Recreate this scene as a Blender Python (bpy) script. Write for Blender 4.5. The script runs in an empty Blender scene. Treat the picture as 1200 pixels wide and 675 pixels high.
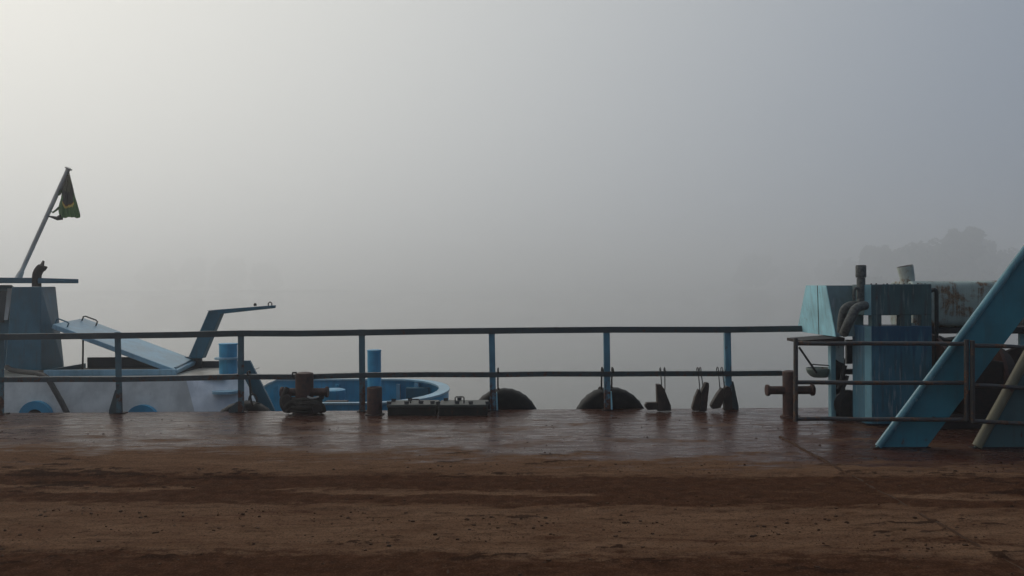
import bpy, bmesh, math, random
import numpy as np
from mathutils import Vector, Matrix, Euler

random.seed(7)
np.random.seed(7)
S = bpy.context.scene
R = math.radians

# ------------------------------------------------------------------ camera
CAM = Vector((0.0, 0.0, 1.57))
FPX = 924.0                       # focal length in photo pixels (1200 px wide)
ROLL = R(0.38)
CR = Vector((math.cos(ROLL), 0, -math.sin(ROLL)))
CU = Vector((math.sin(ROLL), 0, math.cos(ROLL)))
cam_d = bpy.data.cameras.new('camera')
cam = bpy.data.objects.new('camera', cam_d)
S.collection.objects.link(cam)
cam_d.sensor_width = 36
cam_d.lens = 36 * FPX / 1200
cam_d.clip_start = 0.05
cam_d.clip_end = 5000
M3 = Matrix((CR, CU, Vector((0, -1, 0)))).transposed()
cam.matrix_world = Matrix.Translation(CAM) @ M3.to_4x4()
S.camera = cam

# ------------------------------------------------------------------ sky, sun, exposure
SUN_AZ, SUN_EL = R(-50), R(32)    # azimuth from +Y (ahead), negative = left
SUN = Vector((math.sin(SUN_AZ) * math.cos(SUN_EL), math.cos(SUN_AZ) * math.cos(SUN_EL), math.sin(SUN_EL)))
W = bpy.data.worlds.new('World')
S.world = W
W.use_nodes = True
wn, wl = W.node_tree.nodes, W.node_tree.links
wn.clear()
wout = wn.new('ShaderNodeOutputWorld')
sky = wn.new('ShaderNodeTexSky')
sky.sky_type = 'NISHITA'
sky.sun_disc = False
sky.sun_elevation = SUN_EL
sky.sun_rotation = SUN_AZ
sky.dust_density = 8
bg_sky = wn.new('ShaderNodeBackground')
wl.new(sky.outputs[0], bg_sky.inputs[0])
bg_sky.inputs[1].default_value = 0.05
# the fog deck overhead: pale grey, brighter towards the veiled sun
tc = wn.new('ShaderNodeTexCoord')
dot = wn.new('ShaderNodeVectorMath'); dot.operation = 'DOT_PRODUCT'
wl.new(tc.outputs['Generated'], dot.inputs[0])
dot.inputs[1].default_value = SUN
mr = wn.new('ShaderNodeMapRange')
mr.inputs['From Min'].default_value = -1
mr.inputs['From Max'].default_value = 1
wl.new(dot.outputs['Value'], mr.inputs['Value'])
pw = wn.new('ShaderNodeMath'); pw.operation = 'POWER'
wl.new(mr.outputs[0], pw.inputs[0]); pw.inputs[1].default_value = 2.6
mix = wn.new('ShaderNodeMix'); mix.data_type = 'RGBA'
wl.new(pw.outputs[0], mix.inputs['Factor'])
mix.inputs['A'].default_value = (0.012, 0.085, 0.215, 1)
mix.inputs['B'].default_value = (0.935, 0.92, 0.845, 1)
bg_fog = wn.new('ShaderNodeBackground')
wl.new(mix.outputs['Result'], bg_fog.inputs[0])
bg_fog.inputs[1].default_value = 1.0
wm = wn.new('ShaderNodeMixShader')
wm.inputs[0].default_value = 0.93
wl.new(bg_sky.outputs[0], wm.inputs[1])
wl.new(bg_fog.outputs[0], wm.inputs[2])
wl.new(wm.outputs[0], wout.inputs[0])

sun_d = bpy.data.lights.new('sun', 'SUN')
sun_d.energy = 0.75
sun_d.angle = R(30)
sun_d.color = (1.0, 0.97, 0.92)
sun = bpy.data.objects.new('sun', sun_d)
S.collection.objects.link(sun)
sun.rotation_euler = SUN.to_track_quat('Z', 'Y').to_euler()
sun.location = (0, 0, 20)

S.view_settings.view_transform = 'Standard'
S.view_settings.look = 'None'
S.view_settings.gamma = 1
S.view_settings.exposure = 0
S.cycles.volume_bounces = 3
S.cycles.max_bounces = 8
S.cycles.use_denoising = True

# ------------------------------------------------------------------ helpers
def P(px, py, Y):
    """photo pixel at distance Y -> world point"""
    px, py, Y = float(px), float(py), float(Y)
    return CAM + Y * (Vector((0, 1, 0)) + (px - 600) / FPX * CR - (py - 337.5) / FPX * CU)
def G(px, py, z=0.0):
    d = Vector((0, 1, 0)) + (px - 600) / FPX * CR - (py - 337.5) / FPX * CU
    return CAM + d * ((z - CAM.z) / d.z)
def px2m(n, Y): return n * Y / FPX
V = Vector

class Geo:
    def __init__(s): s.v, s.f = [], []
    def add(s, vs, fs):
        n = len(s.v); s.v += [V(p) for p in vs]; s.f += [[i + n for i in f] for f in fs]; return s

def box(c, size, rot=None):
    hx, hy, hz = size[0] / 2, size[1] / 2, size[2] / 2
    vs = [V((x, y, z)) for x in (-hx, hx) for y in (-hy, hy) for z in (-hz, hz)]
    if rot is not None:
        m = Euler(rot).to_matrix(); vs = [m @ p for p in vs]
    vs = [p + V(c) for p in vs]
    return Geo().add(vs, [(0, 1, 3, 2), (4, 6, 7, 5), (0, 4, 5, 1), (2, 3, 7, 6), (0, 2, 6, 4), (1, 5, 7, 3)])
def box2(a, b):
    return box([(a[i] + b[i]) / 2 for i in range(3)], [abs(b[i] - a[i]) for i in range(3)])
def prism(poly, ext):
    n = len(poly); poly = [V(p) for p in poly]; ext = V(ext)
    return Geo().add(poly + [p + ext for p in poly],
                     [list(range(n))[::-1], list(range(n, 2 * n))] + [(i, (i + 1) % n, (i + 1) % n + n, i + n) for i in range(n)])
def frame(t):
    t = t.normalized(); a = V((0, 0, 1)) if abs(t.z) < 0.9 else V((0, 1, 0))
    u = t.cross(a).normalized(); return u, u.cross(t).normalized()
def tube(path, r, seg=12, caps=True, closed=False):
    path = [V(p) for p in path]; n = len(path); g = Geo(); vs = []
    rs = r if isinstance(r, (list, tuple)) else [r] * n
    u = None
    for i, p in enumerate(path):
        if closed: t = path[(i + 1) % n] - path[i - 1]
        else: t = path[min(i + 1, n - 1)] - path[max(i - 1, 0)]
        t.normalize()
        if u is None: u, w = frame(t)
        else:
            u = (u - t * u.dot(t)).normalized(); w = u.cross(t).normalized()
        for k in range(seg):
            a = 2 * math.pi * k / seg
            vs.append(p + rs[i] * (math.cos(a) * u + math.sin(a) * w))
    fs = []
    for i in range(n if closed else n - 1):
        j = (i + 1) % n
        for k in range(seg):
            l = (k + 1) % seg
            fs.append((i * seg + k, i * seg + l, j * seg + l, j * seg + k))
    if caps and not closed:
        fs += [list(range(seg))[::-1], list(range((n - 1) * seg, n * seg))]
    return g.add(vs, fs)
def lathe(prof, base, axis=(0, 0, 1), seg=28):
    """prof: list of (radius, height) closed at both ends"""
    ax = V(axis).normalized(); u, w = frame(ax); vs = []; fs = []; base = V(base)
    for r, h in prof:
        for k in range(seg):
            a = 2 * math.pi * k / seg
            vs.append(base + ax * h + r * (math.cos(a) * u + math.sin(a) * w))
    n = len(prof)
    for i in range(n - 1):
        for k in range(seg):
            l = (k + 1) % seg
            fs.append((i * seg + k, i * seg + l, (i + 1) * seg + l, (i + 1) * seg + k))
    fs += [list(range(seg))[::-1], list(range((n - 1) * seg, n * seg))]
    return Geo().add(vs, fs)
def hull(pts):
    bm = bmesh.new()
    for p in pts: bm.verts.new(p)
    bmesh.ops.convex_hull(bm, input=bm.verts)
    bmesh.ops.dissolve_limit(bm, angle_limit=0.01, verts=bm.verts, edges=bm.edges)
    bm.verts.index_update()
    g = Geo().add([v.co.copy() for v in bm.verts], [[v.index for v in f.verts] for f in bm.faces])
    bm.free(); return g
def sweep(sec, path):
    """2-D section (across, up) swept along a level path"""
    path = [V(p) for p in path]; n = len(path); m = len(sec); vs = []; fs = []
    for i, p in enumerate(path):
        t = path[min(i + 1, n - 1)] - path[max(i - 1, 0)]; t.z = 0; t.normalize()
        side = V((t.y, -t.x, 0))
        for a, b in sec: vs.append(p + side * a + V((0, 0, b)))
    for i in range(n - 1):
        for k in range(m):
            l = (k + 1) % m
            fs.append((i * m + k, i * m + l, (i + 1) * m + l, (i + 1) * m + k))
    fs += [list(range(m))[::-1], list(range((n - 1) * m, n * m))]
    return Geo().add(vs, fs)
def smooth_path(pts, n=6):
    pts = [V(p) for p in pts]; out = []
    q = [pts[0] * 2 - pts[1]] + pts + [pts[-1] * 2 - pts[-2]]
    for i in range(1, len(q) - 2):
        for k in range(n):
            t = k / n; a, b, c, d = q[i - 1], q[i], q[i + 1], q[i + 2]
            out.append(0.5 * ((2 * b) + (c - a) * t + (2 * a - 5 * b + 4 * c - d) * t * t + (3 * b - a - 3 * c + d) * t ** 3))
    out.append(pts[-1]); return out

def wloc(o):
    l = V((0, 0, 0))
    while o is not None: l += o.location; o = o.parent
    return l
def root(name, loc, label, cat, group=None):
    o = bpy.data.objects.new(name, None); S.collection.objects.link(o)
    o.empty_display_size = 0.1
    o.location = loc; o['label'] = label; o['category'] = cat
    if group: o['group'] = group
    return o
def part(name, g, mat, parent=None, bevel=0.0, smooth=False, label=None):
    me = bpy.data.meshes.new(name)
    off = wloc(parent) if parent else V((0, 0, 0))
    me.from_pydata([tuple(p - off) for p in g.v], [], g.f)
    bm = bmesh.new(); bm.from_mesh(me); bmesh.ops.recalc_face_normals(bm, faces=bm.faces); bm.to_mesh(me); bm.free()
    me.materials.append(mat)
    if smooth:
        for p in me.polygons: p.use_smooth = True
        try: me.set_sharp_from_angle(angle=R(40))
        except Exception: pass
    o = bpy.data.objects.new(name, me); S.collection.objects.link(o)
    if parent: o.parent = parent
    if bevel:
        b = o.modifiers.new('bevel', 'BEVEL'); b.width = bevel; b.segments = 2; b.limit_method = 'ANGLE'
    if label: o['label'] = label
    return o
def thing(name, g, mat, label, cat, group=None, **k):
    o = part(name, g, mat, None, **k); o['label'] = label; o['category'] = cat
    if group: o['group'] = group
    return o

# ------------------------------------------------------------------ materials
def newmat(name):
    m = bpy.data.materials.new(name); m.use_nodes = True
    n, l = m.node_tree.nodes, m.node_tree.links
    return m, n, l, n['Principled BSDF']
def noise(n, l, vec, scale, detail=4, rough=0.55, dist=0.0):
    t = n.new('ShaderNodeTexNoise'); t.inputs['Scale'].default_value = scale
    t.inputs['Detail'].default_value = detail; t.inputs['Roughness'].default_value = rough
    t.inputs['Distortion'].default_value = dist
    if vec is not None: l.new(vec, t.inputs['Vector'])
    return t.outputs['Fac']
def ramp(n, l, fac, a, b):
    r = n.new('ShaderNodeMapRange'); r.interpolation_type = 'SMOOTHSTEP'
    r.inputs['From Min'].default_value = a; r.inputs['From Max'].default_value = b
    l.new(fac, r.inputs['Value']); return r.outputs[0]
def math2(n, l, op, a, b, clamp=False):
    m = n.new('ShaderNodeMath'); m.operation = op; m.use_clamp = clamp
    for i, x in enumerate((a, b)):
        if isinstance(x, (int, float)): m.inputs[i].default_value = x
        else: l.new(x, m.inputs[i])
    return m.outputs[0]
def mixc(n, l, f, a, b):
    m = n.new('ShaderNodeMix'); m.data_type = 'RGBA'
    for s, x in (('Factor', f), ('A', a), ('B', b)):
        if isinstance(x, (int, float)): m.inputs[s].default_value = x
        elif isinstance(x, (tuple, list)): m.inputs[s].default_value = (*x[:3], 1)
        else: l.new(x, m.inputs[s])
    return m.outputs['Result']
def scaled(n, l, sc):
    g = n.new('ShaderNodeNewGeometry'); mp = n.new('ShaderNodeMapping')
    mp.inputs['Scale'].default_value = sc; l.new(g.outputs['Position'], mp.inputs['Vector'])
    return mp.outputs[0], g
def bump(n, l, b, h, strength, dist=0.01):
    k = n.new('ShaderNodeBump'); k.inputs['Strength'].default_value = strength
    k.inputs['Distance'].default_value = dist; l.new(h, k.inputs['Height']); l.new(k.outputs[0], b.inputs['Normal'])

def paint(name, col, rust=0.25, rough=0.45, streak=0.5, rustcol=(0.085, 0.032, 0.016), low=None, pale=0.0, chip=14.0, grime=0.55, spec=0.5, stain=None):
    """weathered oil paint on steel: tone drift, vertical rust runs, chips; low=(z0,z1): rust gathers from z1 down to z0"""
    m, n, l, b = newmat(name)
    v, geo = scaled(n, l, (1, 1, 1)); vs, _ = scaled(n, l, (9, 9, 0.9))
    tone = noise(n, l, v, 3.0, 5)
    fine = noise(n, l, v, 40.0, 3)
    st = noise(n, l, vs, 2.2, 5, 0.6)
    chips = noise(n, l, v, chip, 6, 0.65, 0.3)
    c = mixc(n, l, ramp(n, l, tone, 0.3, 0.7), [x * 0.78 for x in col], [min(1, x * 1.15) for x in col])
    c = mixc(n, l, math2(n, l, 'MULTIPLY', ramp(n, l, st, 0.48, 0.75), streak), c, [x * grime * 0.6 + y * 0.4 for x, y in zip(col, (0.09, 0.05, 0.03))])
    if pale:
        ps = noise(n, l, vs, 3.7, 4, 0.6, 0.2)
        c = mixc(n, l, math2(n, l, 'MULTIPLY', ramp(n, l, ps, 0.55, 0.7), pale), c, [0.5 * x + 0.2 for x in col])
    if stain:
        sz = n.new('ShaderNodeSeparateXYZ'); l.new(geo.outputs['Position'], sz.inputs[0])
        zz = math2(n, l, 'ADD', sz.outputs['Z'], math2(n, l, 'MULTIPLY', math2(n, l, 'SUBTRACT', st, 0.5), 0.9))
        c = mixc(n, l, math2(n, l, 'MULTIPLY', ramp(n, l, zz, stain[0], stain[1]), 0.85), c, stain[2])
    mask = math2(n, l, 'ADD', math2(n, l, 'MULTIPLY', chips, 0.7), math2(n, l, 'MULTIPLY', st, 0.3))
    if low:
        sx = n.new('ShaderNodeSeparateXYZ'); l.new(geo.outputs['Position'], sx.inputs[0])
        lr = n.new('ShaderNodeMapRange'); lr.inputs['From Min'].default_value = low[0]; lr.inputs['From Max'].default_value = low[1]
        lr.inputs['To Min'].default_value = 0.22; lr.inputs['To Max'].default_value = 0.0
        l.new(sx.outputs['Z'], lr.inputs['Value'])
        mask = math2(n, l, 'ADD', mask, lr.outputs[0])
    t = 0.78 - 0.42 * rust
    rm = ramp(n, l, mask, t - 0.05, t + 0.06)
    rc = mixc(n, l, ramp(n, l, noise(n, l, v, 60, 3), 0.35, 0.65), [x * 0.6 for x in rustcol], [x * 1.5 for x in rustcol])
    c = mixc(n, l, rm, c, rc)
    b.inputs['Specular IOR Level'].default_value = spec
    l.new(c, b.inputs['Base Color'])
    rr = n.new('ShaderNodeMapRange'); l.new(rm, rr.inputs['Value'])
    rr.inputs['To Min'].default_value = rough; rr.inputs['To Max'].default_value = 0.85
    l.new(math2(n, l, 'ADD', rr.outputs[0], math2(n, l, 'MULTIPLY', math2(n, l, 'SUBTRACT', tone, 0.5), 0.25)), b.inputs['Roughness'])
    bump(n, l, b, math2(n, l, 'ADD', math2(n, l, 'MULTIPLY', rm, 0.5), math2(n, l, 'MULTIPLY', fine, 0.3)), 0.35, 0.004)
    return m
def rusty(name, col, rough=0.8, wet=0.0, sc=18):
    m, n, l, b = newmat(name)
    v, _ = scaled(n, l, (1, 1, 1))
    a = noise(n, l, v, sc, 6, 0.65); f = noise(n, l, v, sc * 5, 4)
    c = mixc(n, l, ramp(n, l, a, 0.3, 0.7), [x * 0.5 for x in col], [min(1, x * 1.5) for x in col])
    c = mixc(n, l, ramp(n, l, f, 0.55, 0.75), c, [x * 0.35 for x in col])
    l.new(c, b.inputs['Base Color'])
    r = n.new('ShaderNodeMapRange'); l.new(a, r.inputs['Value'])
    r.inputs['To Min'].default_value = rough - wet; r.inputs['To Max'].default_value = rough
    l.new(r.outputs[0], b.inputs['Roughness'])
    bump(n, l, b, math2(n, l, 'ADD', a, math2(n, l, 'MULTIPLY', f, 0.4)), 0.5, 0.008)
    return m

M = {}
M['rail'] = paint('rail_paint', (0.038, 0.056, 0.061), rust=0.4, streak=0.6, low=(0.0, 0.6))
M['post'] = paint('post_paint', (0.085, 0.24, 0.32), rust=0.26, streak=0.6, low=(0.0, 0.8), chip=8)
M['post_grey'] = paint('post_grey_paint', (0.065, 0.14, 0.165), rust=0.26, streak=0.7, low=(0.0, 0.9), chip=8)
M['gusset'] = paint('gusset_grey', (0.055, 0.075, 0.075), rust=0.3, streak=0.6)
M['rust'] = rusty('rust_brown', (0.056, 0.021, 0.013), 0.75, 0.25)
M['rust_dark'] = rusty('rust_dark', (0.022, 0.011, 0.008), 0.8, 0.2)
M['black_metal'] = rusty('black_metal', (0.022, 0.02, 0.019), 0.7, 0.2)
M['tug_blue'] = paint('tug_blue', (0.03, 0.13, 0.18), rust=0.10, rough=0.4, streak=0.45)
M['tug_lightblue'] = paint('tug_light_blue', (0.25, 0.43, 0.53), rust=0.12, rough=0.4, streak=0.35)
M['bulwark'] = paint('bulwark_blue', (0.05, 0.34, 0.54), rust=0.06, rough=0.4, streak=0.35)
M['tug_white'] = paint('tug_white', (0.62, 0.62, 0.59), rust=0.2, rough=0.45, streak=0.2, rustcol=(0.14, 0.07, 0.04), grime=0.9)
M['tug_white2'] = paint('tug_white_cool', (0.90, 0.92, 0.93), rust=0.14, rough=0.45, streak=0.3, rustcol=(0.14, 0.07, 0.04), grime=0.9)
M['tug_deck'] = paint('tug_deck_paint', (0.45, 0.42, 0.36), rust=0.3, rough=0.35, streak=0.2)
M['hull_black'] = paint('hull_black', (0.03, 0.04, 0.05), rust=0.2)
M['teal'] = paint('pale_teal', (0.36, 0.68, 0.76), rust=0.33, rough=0.5, streak=0.5, rustcol=(0.16, 0.085, 0.04), pale=0.4)
M['machine_blue'] = paint('machine_blue', (0.045, 0.15, 0.215), rust=0.3, rough=0.5, streak=0.85, pale=0.9, stain=(0.78, 1.05, (0.012, 0.06, 0.13)))
M['machine_top'] = paint('machine_top_blue', (0.055, 0.105, 0.115), rust=0.32, rough=0.5, streak=0.8, pale=0.5)
M['hood_front_shaded'] = paint('hood_front_shaded_grey', (0.15, 0.23, 0.25), rust=0.25, streak=0.6, pale=0.4)  # shade of the hood's front face put into a darker colour
M['machine_teal'] = paint('machine_teal', (0.20, 0.40, 0.46), rust=0.22, rough=0.5, streak=0.6, pale=0.4)
M['beam_teal'] = paint('beam_teal', (0.033, 0.19, 0.235), rust=0.09, rough=0.5, streak=0.3, low=(-0.25, 0.4))
M['beam_edge_highlight'] = paint('beam_edge_highlight_teal', (0.085, 0.235, 0.285), rust=0.16, rough=0.28, streak=0.3, pale=0.35)  # lighter than the web: highlight along the edge painted into the colour
M['olive'] = paint('olive_flange', (0.16, 0.145, 0.09), rust=0.35, rough=0.55, streak=0.4)
M['beam_grey'] = paint('beam_grey_teal', (0.055, 0.115, 0.115), rust=0.14, streak=0.5, low=(-0.25, 0.4))
M['tank'] = paint('tank_green', (0.34, 0.40, 0.37), rust=0.6, rough=0.55, streak=0.5, rustcol=(0.17, 0.10, 0.055), chip=4.0)
M['cream'] = paint('cream_pipe', (0.46, 0.49, 0.44), rust=0.52, rustcol=(0.2, 0.1, 0.05), streak=0.5)
M['pan'] = paint('pan_green', (0.16, 0.21, 0.18), rust=0.4, streak=0.6)
M['guard'] = paint('guard_pipe', (0.055, 0.05, 0.045), rust=0.55, rustcol=(0.12, 0.06, 0.033), streak=0.3)
M['hatch'] = paint('hatch_grey', (0.026, 0.025, 0.021), rust=0.4, rough=0.6, streak=0.3, spec=0.15)
M['hatch_lid'] = paint('hatch_lid_grey', (0.06, 0.066, 0.055), rust=0.35, rough=0.5, streak=0.2, spec=0.25)
M['hose'] = rusty('hose_wrap', (0.09, 0.095, 0.09), 0.9, 0.1, 30)
M['pole'] = paint('pole_grey', (0.72, 0.66, 0.58), rust=0.15, streak=0.3)
M['wood'] = rusty('old_wood', (0.042, 0.026, 0.018), 0.75, 0.2, 9)
M['mottled'] = paint('mottled_white', (0.55, 0.65, 0.62), rust=0.46, rustcol=(0.04, 0.03, 0.025), chip=22)

def rubber():
    m, n, l, b = newmat('tyre_rubber')
    v, _ = scaled(n, l, (1, 1, 1)); a = noise(n, l, v, 14, 5)
    c = mixc(n, l, ramp(n, l, a, 0.45, 0.75), (0.008, 0.008, 0.008), (0.022, 0.019, 0.016))
    l.new(c, b.inputs['Base Color']); b.inputs['Roughness'].default_value = 0.62; b.inputs['Specular IOR Level'].default_value = 0.2
    bump(n, l, b, noise(n, l, v, 60, 3), 0.3, 0.004); return m
M['rubber'] = rubber()
def rope():
    m, n, l, b = newmat('old_rope')
    v, _ = scaled(n, l, (1, 1, 1)); a = noise(n, l, v, 60, 4)
    l.new(mixc(n, l, a, (0.015, 0.012, 0.009), (0.06, 0.048, 0.036)), b.inputs['Base Color']); b.inputs['Roughness'].default_value = 0.9
    bump(n, l, b, a, 0.6, 0.006); return m
M['rope'] = rope()
def pale_rope():
    m, n, l, b = newmat('pale_rope')
    v, _ = scaled(n, l, (1, 1, 1)); a = noise(n, l, v, 60, 4)
    l.new(mixc(n, l, a, (0.2, 0.19, 0.17), (0.5, 0.48, 0.43)), b.inputs['Base Color']); b.inputs['Roughness'].default_value = 0.9
    bump(n, l, b, a, 0.6, 0.006); return m
M['pale_rope'] = pale_rope()
def glass():
    m, n, l, b = newmat('dark_window_glass')
    b.inputs['Base Color'].default_value = (0.012, 0.018, 0.024, 1); b.inputs['Roughness'].default_value = 0.06; return m
M['glass'] = glass()

def water_mat():
    m, n, l, b = newmat('river_water')
    v, _ = scaled(n, l, (1, 1.6, 1))
    b.inputs['Base Color'].default_value = (0.11, 0.10, 0.075, 1); b.inputs['Roughness'].default_value = 0.04
    b.inputs['IOR'].default_value = 1.33
    h = math2(n, l, 'ADD', noise(n, l, v, 0.6, 3), math2(n, l, 'MULTIPLY', noise(n, l, v, 3.5, 3), 0.25))
    bump(n, l, b, h, 0.06, 0.03); return m
M['water'] = water_mat()

def deck_mat():
    m, n, l, b = newmat('wet_muddy_deck')
    at = n.new('ShaderNodeAttribute'); at.attribute_name = 'mud'
    sp = n.new('ShaderNodeSeparateColor'); l.new(at.outputs['Color'], sp.inputs[0])
    rut, wet, patch = sp.outputs[0], sp.outputs[1], sp.outputs[2]
    v, geo = scaled(n, l, (1, 1, 1)); vx, _ = scaled(n, l, (0.55, 2.4, 1)); vxx, _ = scaled(n, l, (1.7, 6.0, 1))
    n1 = noise(n, l, vx, 2.2, 6, 0.6); n2 = noise(n, l, vxx, 1.6, 7, 0.68); n3 = noise(n, l, v, 38, 4, 0.6); n4 = noise(n, l, v, 9, 5, 0.6); vm, _ = scaled(n, l, (1.0, 2.6, 1)); n5 = noise(n, l, vm, 6, 6, 0.65); n6 = noise(n, l, v, 75, 4, 0.75); vl, _ = scaled(n, l, (0.35, 26, 1)); n7 = noise(n, l, vl, 2.0, 4, 0.6)
    tan = mixc(n, l, ramp(n, l, n1, 0.3, 0.7), (0.118, 0.062, 0.036), (0.170, 0.098, 0.059))
    tan = mixc(n, l, ramp(n, l, n2, 0.52, 0.72), tan, (0.072, 0.039, 0.021))
    tan = mixc(n, l, math2(n, l, 'MULTIPLY', ramp(n, l, n5, 0.5, 0.68), 0.55), tan, (0.06, 0.031, 0.017))
    tan = mixc(n, l, math2(n, l, 'MULTIPLY', ramp(n, l, n3, 0.5, 0.7), 0.35), tan, (0.17, 0.11, 0.07))
    dark = mixc(n, l, ramp(n, l, n4, 0.35, 0.68), (0.042, 0.0175, 0.009), (0.07, 0.031, 0.017))
    steel = mixc(n, l, ramp(n, l, n1, 0.35, 0.68), (0.052, 0.019, 0.012), (0.082, 0.034, 0.021))
    steel = mixc(n, l, ramp(n, l, n2, 0.55, 0.75), steel, (0.036, 0.0145, 0.010))
    tan = mixc(n, l, math2(n, l, 'MULTIPLY', ramp(n, l, n7, 0.5, 0.7), 0.45), tan, (0.07, 0.034, 0.019))
    r2 = ramp(n, l, math2(n, l, 'ADD', rut, math2(n, l, 'ADD', math2(n, l, 'MULTIPLY', math2(n, l, 'SUBTRACT', n3, 0.5), 1.1), math2(n, l, 'MULTIPLY', math2(n, l, 'SUBTRACT', n5, 0.5), 2.0))), 0.05, 0.95)
    w2 = ramp(n, l, math2(n, l, 'ADD', wet, math2(n, l, 'MULTIPLY', math2(n, l, 'SUBTRACT', n5, 0.5), 1.2)), 0.25, 0.8)
    c = mixc(n, l, w2, tan, steel)
    c = mixc(n, l, math2(n, l, 'MULTIPLY', r2, 0.92), c, dark)
    c = mixc(n, l, math2(n, l, 'MULTIPLY', ramp(n, l, math2(n, l, 'ADD', patch, math2(n, l, 'MULTIPLY', n3, 0.5)), 0.72, 0.95), 0.8), c, (0.025, 0.0125, 0.008))
    c = mixc(n, l, math2(n, l, 'MULTIPLY', ramp(n, l, n6, 0.5, 0.62), 0.6), c, (0.026, 0.013, 0.008))
    c = mixc(n, l, math2(n, l, 'MULTIPLY', ramp(n, l, n6, 0.46, 0.32), math2(n, l, 'SUBTRACT', 0.3, math2(n, l, 'MULTIPLY', w2, 0.3))), c, (0.2, 0.12, 0.075))
    sp_ = ramp(n, l, noise(n, l, v, 70, 2, 0.5), 0.66, 0.72)
    c = mixc(n, l, math2(n, l, 'MULTIPLY', sp_, 0.6), c, (0.02, 0.011, 0.007))
    l.new(c, b.inputs['Base Color'])
    # roughness: water film between 0.08 and 0.3, mud 0.45 to 0.75
    film = n.new('ShaderNodeMapRange'); l.new(n2, film.inputs['Value'])
    film.inputs['From Min'].default_value = 0.3; film.inputs['From Max'].default_value = 0.7
    film.inputs['To Min'].default_value = 0.12; film.inputs['To Max'].default_value = 0.45
    mud = n.new('ShaderNodeMapRange'); l.new(n1, mud.inputs['Value'])
    mud.inputs['From Min'].default_value = 0.3; mud.inputs['From Max'].default_value = 0.7
    mud.inputs['To Min'].default_value = 0.42; mud.inputs['To Max'].default_value = 0.62
    mx = n.new('ShaderNodeMix'); l.new(math2(n, l, 'MULTIPLY', w2, math2(n, l, 'SUBTRACT', 1.0, math2(n, l, 'MULTIPLY', r2, 0.8))), mx.inputs['Factor'])
    l.new(mud.outputs[0], mx.inputs[2]); l.new(film.outputs[0], mx.inputs[3])
    l.new(mx.outputs[0], b.inputs['Roughness'])
    sl = n.new('ShaderNodeMapRange'); l.new(math2(n, l, 'MULTIPLY', math2(n, l, 'MULTIPLY', w2, at.outputs['Alpha']), math2(n, l, 'SUBTRACT', 1.0, math2(n, l, 'MULTIPLY', r2, 0.9))), sl.inputs['Value']); sl.inputs['To Min'].default_value = 0.0; sl.inputs['To Max'].default_value = 0.21
    l.new(sl.outputs[0], b.inputs['Specular IOR Level'])
    h = math2(n, l, 'ADD', math2(n, l, 'MULTIPLY', n3, 0.5), math2(n, l, 'ADD', math2(n, l, 'MULTIPLY', n4, 0.8), math2(n, l, 'MULTIPLY', n6, 0.25)))
    k = n.new('ShaderNodeBump'); k.inputs['Distance'].default_value = 0.012
    st = n.new('ShaderNodeMapRange'); l.new(w2, st.inputs['Value']); st.inputs['To Min'].default_value = 0.55; st.inputs['To Max'].default_value = 0.10
    l.new(st.outputs[0], k.inputs['Strength']); l.new(h, k.inputs['Height']); l.new(k.outputs[0], b.inputs['Normal'])
    return m
M['deck'] = deck_mat()
def mud_mat():
    m, n, l, b = newmat('mud_lump')
    v, _ = scaled(n, l, (1, 1, 1)); a = noise(n, l, v, 40, 4)
    l.new(mixc(n, l, a, (0.03, 0.014, 0.007), (0.075, 0.038, 0.02)), b.inputs['Base Color']); b.inputs['Roughness'].default_value = 0.6; return m
M['mud'] = mud_mat()
M['mud'].node_tree.nodes['Principled BSDF'].inputs['Specular IOR Level'].default_value = 0.05
def leaf_mat(name, col):
    m, n, l, b = newmat(name)
    v, _ = scaled(n, l, (1, 1, 1)); a = noise(n, l, v, 0.6, 3)
    l.new(mixc(n, l, a, [x * 0.6 for x in col], [x * 1.4 for x in col]), b.inputs['Base Color']); b.inputs['Roughness'].default_value = 1.0; b.inputs['Specular IOR Level'].default_value = 0.0; return m
M['leaf'] = leaf_mat('foliage', (0.04, 0.06, 0.03))
M['bark'] = rusty('bark', (0.08, 0.06, 0.045), 0.9, 0.0, 3)
M['bank'] = rusty('bank_earth', (0.04, 0.05, 0.028), 0.95, 0.0, 0.4)

# ------------------------------------------------------------------ structure: river, bank, deck
WATER_Z = -1.25
DECK_EDGE = 10.18
w = part('river', Geo().add([(-2500, -1100, WATER_Z), (2500, -1100, WATER_Z), (2500, 2600, WATER_Z), (-2500, 2600, WATER_Z)], [(0, 1, 2, 3)]), M['water'])
w['kind'] = 'structure'
# far bank: a low uneven earth ridge
def shore_y(x):
    t = min(1, max(0, (205 - x) / 130)); t = t * t * (3 - 2 * t)
    return 470 + 500 * t
def land(x):
    t = min(1, max(0, (x - 195) / 60)) if x > 0 else min(1, max(0, (-x - 150) / 60)) * 0.5
    return t * t * (3 - 2 * t)
def bank():
    vs, fs = [], []; nx, ny = 160, 8
    for i in range(nx + 1):
        x = -600 + 1200 * i / nx
        shore = shore_y(x) + 5 * math.sin(x * 0.05)
        for j in range(ny + 1):
            t = j / ny
            vs.append((x, shore - 8 + t * 70, WATER_Z - 0.6 + (land(x) * (5.0 + 1.2 * math.sin(x * .07) + .8 * math.sin(x * .19)) * min(1, t * 4) if j else 0) + 0.3 * math.sin(x * 0.21 + j) * land(x)))
    for i in range(nx):
        for j in range(ny):
            a = i * (ny + 1) + j; fs.append((a, a + ny + 1, a + ny + 2, a + 1))
    return Geo().add(vs, fs)
b_ = part('river_bank', bank(), M['bank'], smooth=True); b_['kind'] = 'structure'

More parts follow.
